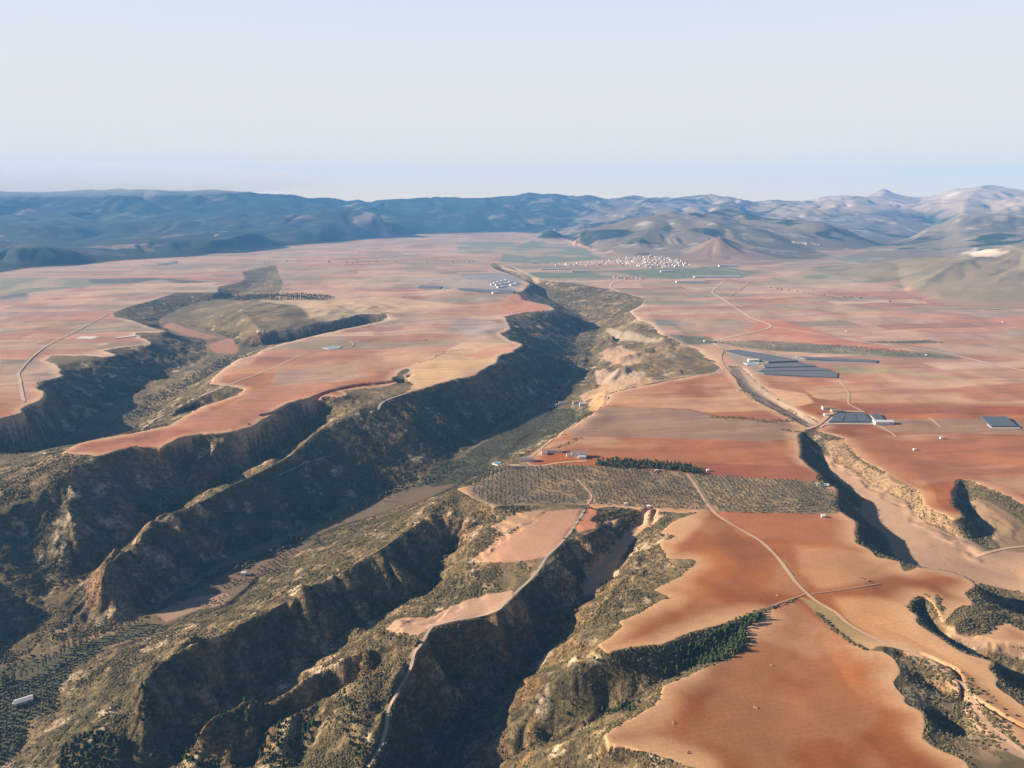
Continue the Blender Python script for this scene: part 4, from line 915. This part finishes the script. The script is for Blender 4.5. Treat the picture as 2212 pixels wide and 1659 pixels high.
# ------------------------------------------------------------------ trees
def blob_mesh(name, blobs, mats, seed, sub=2, amp=.28, trunk=None):
    rs = random.Random(seed); bm = bmesh.new()
    for (x, y, z, rx, ry, rz) in blobs:
        r_ = bmesh.ops.create_icosphere(bm, subdivisions=sub, radius=1)
        for q in r_['verts']:
            k = 1 + rs.uniform(-amp, amp); q.co = (x + q.co.x * rx * k, y + q.co.y * ry * k, z + q.co.z * rz * k)
    nb_ = len(bm.faces)
    if trunk:
        r_ = bmesh.ops.create_cone(bm, segments=6, radius1=trunk[0], radius2=trunk[0] * .6, depth=trunk[1], cap_ends=True)
        for q in r_['verts']: q.co.z += trunk[1] / 2 - .2
    me = bpy.data.meshes.new(name); bm.to_mesh(me); n = len(bm.faces); bm.free()
    for m in mats: me.materials.append(m)
    me.polygons.foreach_set('material_index', [0] * nb_ + [1] * (n - nb_)); return me
def leafy(name, c0, c1):
    m, nt, b = mat(name); n = nt.nodes.new('ShaderNodeTexNoise'); n.inputs['Scale'].default_value = 1.1; n.inputs['Detail'].default_value = 3
    ge = nt.nodes.new('ShaderNodeNewGeometry'); nt.links.new(ge.outputs['Position'], n.inputs['Vector'])
    oi = nt.nodes.new('ShaderNodeObjectInfo'); ad = nt.nodes.new('ShaderNodeMath'); ad.operation = 'MULTIPLY_ADD'
    nt.links.new(oi.outputs['Random'], ad.inputs[0]); ad.inputs[1].default_value = .5; ad.inputs[2].default_value = -.25
    a2 = nt.nodes.new('ShaderNodeMath'); a2.operation = 'ADD'; nt.links.new(n.outputs['Fac'], a2.inputs[0]); nt.links.new(ad.outputs[0], a2.inputs[1])
    mx = nt.nodes.new('ShaderNodeMix'); mx.data_type = 'RGBA'; mx.inputs[6].default_value = (*c0, 1); mx.inputs[7].default_value = (*c1, 1)
    nt.links.new(a2.outputs[0], mx.inputs[0]); nt.links.new(mx.outputs[2], b.inputs['Base Color']); return m
M_BARK = simple('bark', (.11, .08, .06), var=.3, scale=2)
M_OLIVE = leafy('olive_leaves', (.038, .041, .029), (.098, .098, .072))
M_PINE = leafy('pine_needles', (.016, .026, .010), (.050, .068, .020))
M_SCRUB = leafy('scrub_leaves', (.045, .042, .019), (.15, .122, .058))
M_DRY = leafy('dry_tussock', (.17, .13, .065), (.30, .23, .12))
M_TWIG = leafy('bare_twigs', (.22, .18, .15), (.38, .32, .26))
def rb(a, b_): return random.uniform(a, b_)
OLIVES = [blob_mesh('olive_tree', [(rb(-.9, .9), rb(-.9, .9), rb(1.9, 2.7), rb(.9, 1.4), rb(.9, 1.4), rb(.8, 1.2)) for _ in range(5)] + [(0, 0, 2.2, 1.5, 1.5, 1.2)], [M_OLIVE, M_BARK], k, 1, .3, (.28, 1.6)) for k in range(3)]
PINES = [blob_mesh('pine_tree', [(rb(-.5, .5) * (1 - t), rb(-.5, .5) * (1 - t), 2 + 5.2 * t, 1.9 * (1.05 - t) + .35, 1.9 * (1.05 - t) + .35, 1.0) for t in (0, .2, .4, .6, .8, 1)] + [(rb(-1.3, 1.3), rb(-1.3, 1.3), rb(2, 4), .8, .8, .7) for _ in range(4)], [M_PINE, M_BARK], 10 + k, 1, .32, (.22, 2.4)) for k in range(2)]
PINES += [blob_mesh('pine_tree', [(rb(-1.1, 1.1), rb(-1.1, 1.1), rb(2.2, 5.2), rb(.8, 1.4), rb(.8, 1.4), rb(.7, 1.1)) for _ in range(8)] + [(0, 0, 3.4, 1.4, 1.4, 1.6)], [M_PINE, M_BARK], 14 + k, 1, .32, (.22, 2.4)) for k in range(3)]
BUSH = [blob_mesh('bush', [(rb(-.3, .3), rb(-.3, .3), rb(.2, .45), rb(.4, .75), rb(.4, .75), rb(.3, .6)) for _ in range(2)], [m], 20 + k, 1, .3) for k, m in enumerate([M_SCRUB, M_SCRUB, M_SCRUB, M_DRY])]
def poplar(seed):
    rs = random.Random(seed); v, f = [], []
    for k in range(95):                     # thin upward twigs round a central stem
        z0 = rs.uniform(1.5, 10); a = rs.uniform(0, 6.28); L_ = rs.uniform(1.8, 4.2) * (1 - z0 / 16); t = rs.uniform(.25, .5)
        x1, y1, z1 = math.cos(a) * L_ * t, math.sin(a) * L_ * t, z0 + L_ * 1.1; b_ = len(v); w = rs.uniform(.22, .42)
        px_, py_ = -math.sin(a) * w, math.cos(a) * w
        v += [(px_, py_, z0), (-px_, -py_, z0), (x1 - px_ * .3, y1 - py_ * .3, z1), (x1 + px_ * .3, y1 + py_ * .3, z1)]
        v += [(0, 0, z0 - w), (0, 0, z0 + w), (x1, y1, z1 + w * .4), (x1, y1, z1 - w * .4)]
        f += [(b_, b_ + 1, b_ + 2, b_ + 3), (b_ + 4, b_ + 5, b_ + 6, b_ + 7)]
    return mesh('crown', v, f, [M_TWIG])
POPC = [poplar(k) for k in range(3)]
def cone_mesh(name, r0, r1, h, m, seg=6):
    bm = bmesh.new(); r_ = bmesh.ops.create_cone(bm, segments=seg, radius1=r0, radius2=r1, depth=h, cap_ends=True)
    for q in r_['verts']: q.co.z += h / 2 - .3
    me = bpy.data.meshes.new(name); bm.to_mesh(me); bm.free(); me.materials.append(m); return me
POPT = cone_mesh('trunk', .22, .05, 12.5, M_TWIG)
for k, (x, y) in enumerate(np.concatenate([densify(hit_px(s), st_) for s, st_ in [("-40,1492 0,1478 50,1468 85,1450 120,1428 140,1411 160,1395 185,1388 212,1378 240,1366 270,1353 310,1346", 4.2), ("1085,925 1120,905 1150,893 1175,880 1195,865 1215,848 1235,825", 16), ("625,1172 690,1140 760,1108 850,1072", 22)]])):
    x += rng.normal(0, 1.6); y += rng.normal(0, 1.6)
    e = bpy.data.objects.new('poplar_tree', None); COL.objects.link(e); e.location = (x, y, float(ground(x, y))); s_ = rng.uniform(.75, 1.2); e.scale = (s_ * 1.15, s_ * 1.15, s_); e.rotation_euler[2] = rng.uniform(0, 6.28)
    link('crown', POPC[k % 3], e); link('trunk', POPT, e)
    tag(e, 'bare grey brown poplar in the winding row along the canyon stream', 'poplar', 'bare poplars along the stream')

# scattered plants as instances on points
def scatter(name, pts, smin, smax, sources, label=None, cat=None):
    if not len(pts): return
    z = ground(pts[:, 0], pts[:, 1]) - .1
    me = bpy.data.meshes.new(name); me.vertices.add(len(pts)); me.vertices.foreach_set('co', np.column_stack([pts, z]).astype(np.float32).ravel())
    o_ = link(name, me); o_['kind'] = 'stuff'
    src = bpy.data.collections.new(name + '_kinds')
    for k, m in enumerate(sources):
        q = bpy.data.objects.new('%s_kind' % name, m); src.objects.link(q)
    g = bpy.data.node_groups.new(name, 'GeometryNodeTree')
    g.interface.new_socket('Geometry', in_out='INPUT', socket_type='NodeSocketGeometry'); g.interface.new_socket('Geometry', in_out='OUTPUT', socket_type='NodeSocketGeometry')
    N = g.nodes.new; gi_, go_ = N('NodeGroupInput'), N('NodeGroupOutput'); ci = N('GeometryNodeCollectionInfo'); ip = N('GeometryNodeInstanceOnPoints')
    ci.inputs['Collection'].default_value = src; ci.inputs['Separate Children'].default_value = True; ci.inputs['Reset Children'].default_value = True
    ip.inputs['Pick Instance'].default_value = True
    rs_ = N('FunctionNodeRandomValue'); rs_.data_type = 'FLOAT'; rs_.inputs[2].default_value = smin; rs_.inputs[3].default_value = smax
    rr = N('FunctionNodeRandomValue'); rr.data_type = 'FLOAT_VECTOR'; rr.inputs[0].default_value = (0, 0, 0); rr.inputs[1].default_value = (.1, .1, 6.28); rr.inputs['Seed'].default_value = 5
    ri = N('FunctionNodeRandomValue'); ri.data_type = 'INT'; ri.inputs[4].default_value = 0; ri.inputs[5].default_value = len(sources) - 1; ri.inputs['Seed'].default_value = 9
    K = g.links.new
    K(gi_.outputs[0], ip.inputs['Points']); K(ci.outputs[0], ip.inputs['Instance']); K(rs_.outputs[1], ip.inputs['Scale']); K(rr.outputs[0], ip.inputs['Rotation']); K(ri.outputs[2], ip.inputs['Instance Index'])
    K(ip.outputs[0], go_.inputs[0])
    md = o_.modifiers.new('scatter', 'NODES'); md.node_group = g
    return o_
def individuals(name, pts, smin, smax, sources, label, cat, group):
    for k, (x, y) in enumerate(pts):
        o_ = link(name, sources[k % len(sources)]); s_ = rng.uniform(smin, smax)
        o_.location = (x, y, float(ground(x, y)) - .1); o_.scale = (s_, s_, s_ * rng.uniform(.9, 1.15)); o_.rotation_euler[2] = rng.uniform(0, 6.28)
        tag(o_, label, cat, group)
def by_dist(p): return p[np.argsort(np.hypot(p[:, 0], p[:, 1]))]
ol = []
near_ol = by_dist(in_poly("-60,1480 0,1462 60,1475 150,1420 225,1392 300,1362 352,1351 300,1378 225,1398 160,1443 125,1488 118,1528 60,1558 50,1600 20,1640 -60,1690", 0, (5.6, 6.0), rot=R(35), jit=.25))
individuals('olive_tree', near_ol[:300], .75, 1.1, OLIVES, 'dark olive tree in the nearest valley grove at the lower left', 'olive tree', 'olive trees of the nearest valley grove'); ol.append(near_ol[300:])
ol.append(in_poly("-60,1440 100,1412 200,1380 180,1395 60,1440 -60,1475", 0, (7, 7), rot=R(30)))
ol.append(in_poly("1005,1021 1110,1009 1238,1006 1368,1013 1484,1024 1500,1045 1528,1093 1540,1104 1386,1097 1268,1088 1168,1086 1068,1092 1022,1070 990,1053", 0, (6.2, 5.0), rot=R(1), jit=.24))
ol.append(in_poly("1494,1024 1769,1042 1806,1067 1803,1090 1813,1110 1659,1108 1548,1106 1536,1092 1515,1062", 0, (6.2, 5.0), rot=R(-2), jit=.24))
for s, sp, rt in [("910,1035 960,1000 1010,985 1062,978 1050,1022 985,1045 930,1052", (6.5, 5), 62), ("1000,985 1070,940 1150,895 1195,880 1240,885 1240,912 1180,943 1120,975 1080,990", (6.5, 5), 62), ("600,1162 690,1156 688,1169 630,1178", (7, 6), 40),
   ("480,1275 545,1258 600,1232 650,1188 610,1190 540,1245 470,1268", (6, 6), 40), ("1540,738 1640,736 1900,752 2000,762 2080,775 1900,769 1700,759 1600,751", (9, 8), 20), ("1430,723 1530,728 1558,742 1480,747 1440,738", (9, 8), 10),
   ("1160,606 1260,612 1385,645 1375,666 1300,688 1240,660", (13, 11), 25), ("1850,740 2010,735 2045,741 1960,742", (8, 8), 0), ("430,1305 500,1283 485,1303 440,1313", (6, 6), 40), ("480,1225 560,1190 630,1180 560,1215 500,1240", (9, 5), 40)]:
    ol.append(in_poly(s, 0, sp, rot=R(rt), jit=.25))
ol = np.concatenate(ol); ol = ol[np.hypot(ol[:, 0], ol[:, 1]) > 300]
way = np.concatenate([densify(hit_px(q_), 1.5) for q_ in ("1484,1024 1500,1045 1515,1070 1530,1093 1545,1110", "1246,1036 1262,1052 1278,1072 1270,1090", "1268,1096 1240,1140")])
for k in range(0, len(way), 60):
    w_ = way[k:k + 60]; near_w = np.hypot(ol[:, 0] - w_[:, 0].mean(), ol[:, 1] - w_[:, 1].mean()) < 120
    dmin = np.full(len(ol), 99.); dmin[near_w] = np.hypot(ol[near_w, None, 0] - w_[None, :, 0], ol[near_w, None, 1] - w_[None, :, 1]).min(1); ol = ol[dmin > 4]
ol = ol[rng.random(len(ol)) < .7 + .55 * vnoise(ol[:, 0] / 40, ol[:, 1] / 40, 5)]
scatter('olive_grove', ol, .48, .95, OLIVES)
pn = []
for s, sp in [("1481,1396 1530,1376 1600,1336 1650,1326 1640,1345 1608,1362 1618,1394 1590,1420 1540,1433 1500,1440 1455,1450 1420,1470 1440,1440", 3.7), ("1285,1006 1292,994 1340,994 1420,998 1500,1008 1516,1018 1512,1026 1450,1017 1380,1011 1340,1013", 5.0),
   ("1240,1440 1313,1414 1400,1400 1470,1385 1480,1400 1420,1425 1350,1450 1280,1455", 8), ("150,1600 215,1585 262,1600 255,1640 240,1675 110,1675", 5), ("308,1480 335,1500 345,1560 330,1600 306,1620 302,1540", 5.5),
   ("560,1575 620,1545 650,1560 625,1585 690,1560 680,1600 640,1660 560,1660 545,1610", 6), ("735,1520 775,1515 785,1580 790,1640 770,1640 740,1580", 6.5), ("465,1548 510,1530 555,1528 540,1560 490,1590 465,1575", 6), ("1300,1530 1380,1515 1385,1530 1330,1545", 6), ("395,1620 440,1605 440,1660 390,1660", 6), ("1090,1600 1180,1560 1250,1525 1240,1560 1160,1620 1080,1660", 11), ("1100,1440 1180,1410 1150,1450 1060,1500 1000,1540 1010,1520", 12)]:
    pn.append(in_poly(s, 0, sp, jit=.7))
strip_p = by_dist(pn.pop(1)); gul_p = by_dist(pn.pop(0)); rest = by_dist(np.concatenate(pn))
individuals('pine_tree', gul_p[:130], .6, 1.15, PINES, 'green pine in the dense stand at the head of the gully between the red fields', 'pine', 'pines in the gully between the red fields')
individuals('pine_tree', strip_p[:80], .8, 1.3, PINES, 'dark pine in the straight plantation strip beside the white farmhouse', 'pine', 'pines of the plantation strip')
individuals('pine_tree', rest[:90], .55, 1.05, PINES, 'green pine growing on the steep slopes nearest the camera', 'pine', 'pines on the nearest slopes')
scatter('pine_wood', np.concatenate([gul_p[130:], strip_p[80:], rest[90:], in_poly("470,648 500,640 560,637 640,635 695,637 725,642 690,648 600,650 540,648", 0, 11, jit=.7)]), .6, 1.2, PINES)
fl = []
for s, wd, n in [("1250,735 1240,765 1205,830 1170,880 1120,900", 26, 420), ("1275,690 1250,720 1255,760 1215,830", 20, 260), ("1100,585 1160,625 1220,655 1280,688", 24, 160), ("1000,1000 930,1040 850,1062 760,1098 690,1135", 7, 160), ("500,775 440,815 380,840 320,880 260,915", 30, 500), ("640,1170 560,1205 470,1245 400,1285 330,1325", 6, 160), ("1040,1532 978,1570 930,1655", 6, 90), ("1231,1335 1181,1380 1106,1482", 5, 60), ("425,1585 360,1650", 6, 40), ("915,1282 953,1225 975,1170", 5, 60)]:
    q = densify(hit_px(s), 3.0); k = rng.integers(0, len(q), n); fl.append(q[k] + rng.normal(0, wd, (n, 2)))
scatter('stream_thicket', np.concatenate(fl), .7, 1.4, OLIVES)
# roadside and boundary trees on the plain, one by one
RT = hit_px("573,567 580,567 620,566 645,566 708,567 712,567 750,567 760,568 773,568 790,567 795,567 812,567 835,566 853,567 870,567 880,568 898,567 920,567 940,567 962,567 980,567 990,567 1005,567 1015,567 1025,567")
individuals('roadside_tree', RT + rng.normal(0, 6, RT.shape), 1.6, 2.6, OLIVES, 'dark round tree in the line crossing the far plain', 'tree', 'trees in the line across the far plain')
RT = hit_px("1662,623 1678,626 1690,627 1702,628 1722,631 1738,633 1748,635 1755,636 1775,638 1782,639 1824,643 1840,644 1858,646 1862,647 1922,654 1297,600 1436,594 1448,597 1458,596 1470,599")
individuals('roadside_tree', RT + rng.normal(0, 5, RT.shape), 1.3, 2.4, OLIVES, 'dark round tree dotted along the slanting road on the right plain', 'tree', 'trees along the slanting road')
# scrub on the eroded slopes: bushes and dry tussocks
area = (CELL ** 2) * np.ones((1, NT))
base_d = veg * area * np.clip(1.5 - RR[:, None] / 1200, .15, 1) * (RR[:, None] < 1700)
clump = sstep(.44, .60, .5 * fbm(GX, GY, 60, 3, 76) + .5 * fbm(GX, GY, 17, 2, 77)); drain = 1 - sstep(-.65, .05, np.minimum(rib1, rib2 + .2))
def strew(d, n):
    w_ = np.cumsum(d.ravel()); k = np.searchsorted(w_, rng.random(n) * w_[-1]); ii, jj = np.unravel_index(np.clip(k, 0, NR * NT - 1), (NR, NT))
    r_ = R0 * np.exp(D * (ii + rng.random(n) - .5)); t_ = -TH + D * (jj + rng.random(n) - .5)
    return np.column_stack([r_ * np.sin(t_), r_ * np.cos(t_)])
scatter('tussock', strew(base_d * (.25 + clump), 120000), .35, 1.0, BUSH)
scatter('scrub', strew(base_d * (.06 + clump * clump) * (.35 + 1.3 * drain), 70000), .7, 1.9, BUSH[:3])
shady = np.clip(-gj / gn, 0, 1) * sstep(.2, .5, SL)      # the cooler slopes carry denser scrub
scatter('slope_scrub', strew(base_d * shady * (.5 + clump) * (.4 + drain), 90000), .5, 1.5, BUSH[:3])
rimd = (rim_in < 5) * ER * (RR[:, None] < 1800) * area * sstep(.45, .6, fbm(GX, GY, 24, 2, 78))
scatter('rim_scrub', strew(rimd, 5000), .6, 1.6, BUSH)
# dark bushes in hedges, ditches and field margins
hd = []
for s, wd, n in [("1541,902 1580,902 1620,905 1659,912 1715,908", 5, 260), ("1766,1327 1799,1360 1844,1392 1874,1406", 1.2, 150), ("1612,1330 1640,1322 1700,1303 1715,1296", 1.5, 70), ("1600,842 1640,870 1690,893 1735,912", 4, 160), ("1268,1093 1230,1160 1212,1170", 1, 40), ("1250,945 1210,965 1180,975", 4, 80), ("1590,738 1600,737", 3, 1),
    ("1000,755 960,760 935,775 900,785", 3, 60), ("1991,1287 1970,1302 1963,1318", 1.2, 60), ("2000,1285 2022,1290 2030,1310 2035,1325", 1.5, 60), ("1740,939 1724,934 1690,928", 3, 60), ("1859,1250 1880,1256", 1, 4), ("1480,745 1500,742", 2, 2), ("2010,1440 2050,1470 2085,1510 2110,1550 2140,1590", 9, 500), ("1830,970 1850,990 1880,1010 1912,1022", 1.5, 120)]:
    q = densify(hit_px(s), 2.0); k = rng.integers(0, len(q), n); hd.append(q[k] + rng.normal(0, wd, (n, 2)))
scatter('hedge', np.concatenate(hd), .8, 2.0, BUSH[:3])
# stone heaps left in the ploughed fields
M_HEAP = simple('field_stones', (.30, .17, .095), var=.35, scale=1.2)
HEAP = blob_mesh('stone_heap', [(rb(-2, 2), rb(-1.5, 1.5), rb(.1, .5), rb(.6, 1.4), rb(.6, 1.2), rb(.5, .9)) for _ in range(14)], [M_HEAP], 77, 1, .35)
for x, y, t in [(1633, 1529, 'rusty stone heap in the middle of the largest red field'), (1456, 1563, 'small stone heap near the left edge of the largest red field'), (1485, 1626, 'stone heap at the lower edge of the largest red field'), (1667, 1438, 'stone heap at the upper edge of the largest red field'), (1873, 1255, 'stone heap on the right hand red tongue'), (1680, 1287, 'stone heap left of the track junction')]:
    q = hit_px([[x, y]])[0]; o_ = link('stone_heap', HEAP); o_.location = (*q, float(ground(*q))); o_.rotation_euler[2] = rng.uniform(0, 6); o_.scale = (.75, .75, .75); tag(o_, t, 'stone heap')

# ------------------------------------------------------------------ low mist over the left-hand mountain
def mist():
    bm = bmesh.new(); bmesh.ops.create_icosphere(bm, subdivisions=4, radius=1)
    me = bpy.data.meshes.new('mist'); bm.to_mesh(me); bm.free(); o = link('mist', me)
    o.location = (-6600, 10300, 640); o.scale = (4200, 1500, 240); o['kind'] = 'stuff'
    m = bpy.data.materials.new('white_mist'); m.use_nodes = True; nt = m.node_tree; nt.nodes.remove(nt.nodes['Principled BSDF'])
    v = nt.nodes.new('ShaderNodeVolumePrincipled'); v.inputs['Density'].default_value = 4e-4; v.inputs['Color'].default_value = (.78, .75, .70, 1)
    nt.links.new(v.outputs[0], nt.nodes['Material Output'].inputs['Volume']); me.materials.append(m)
mist()
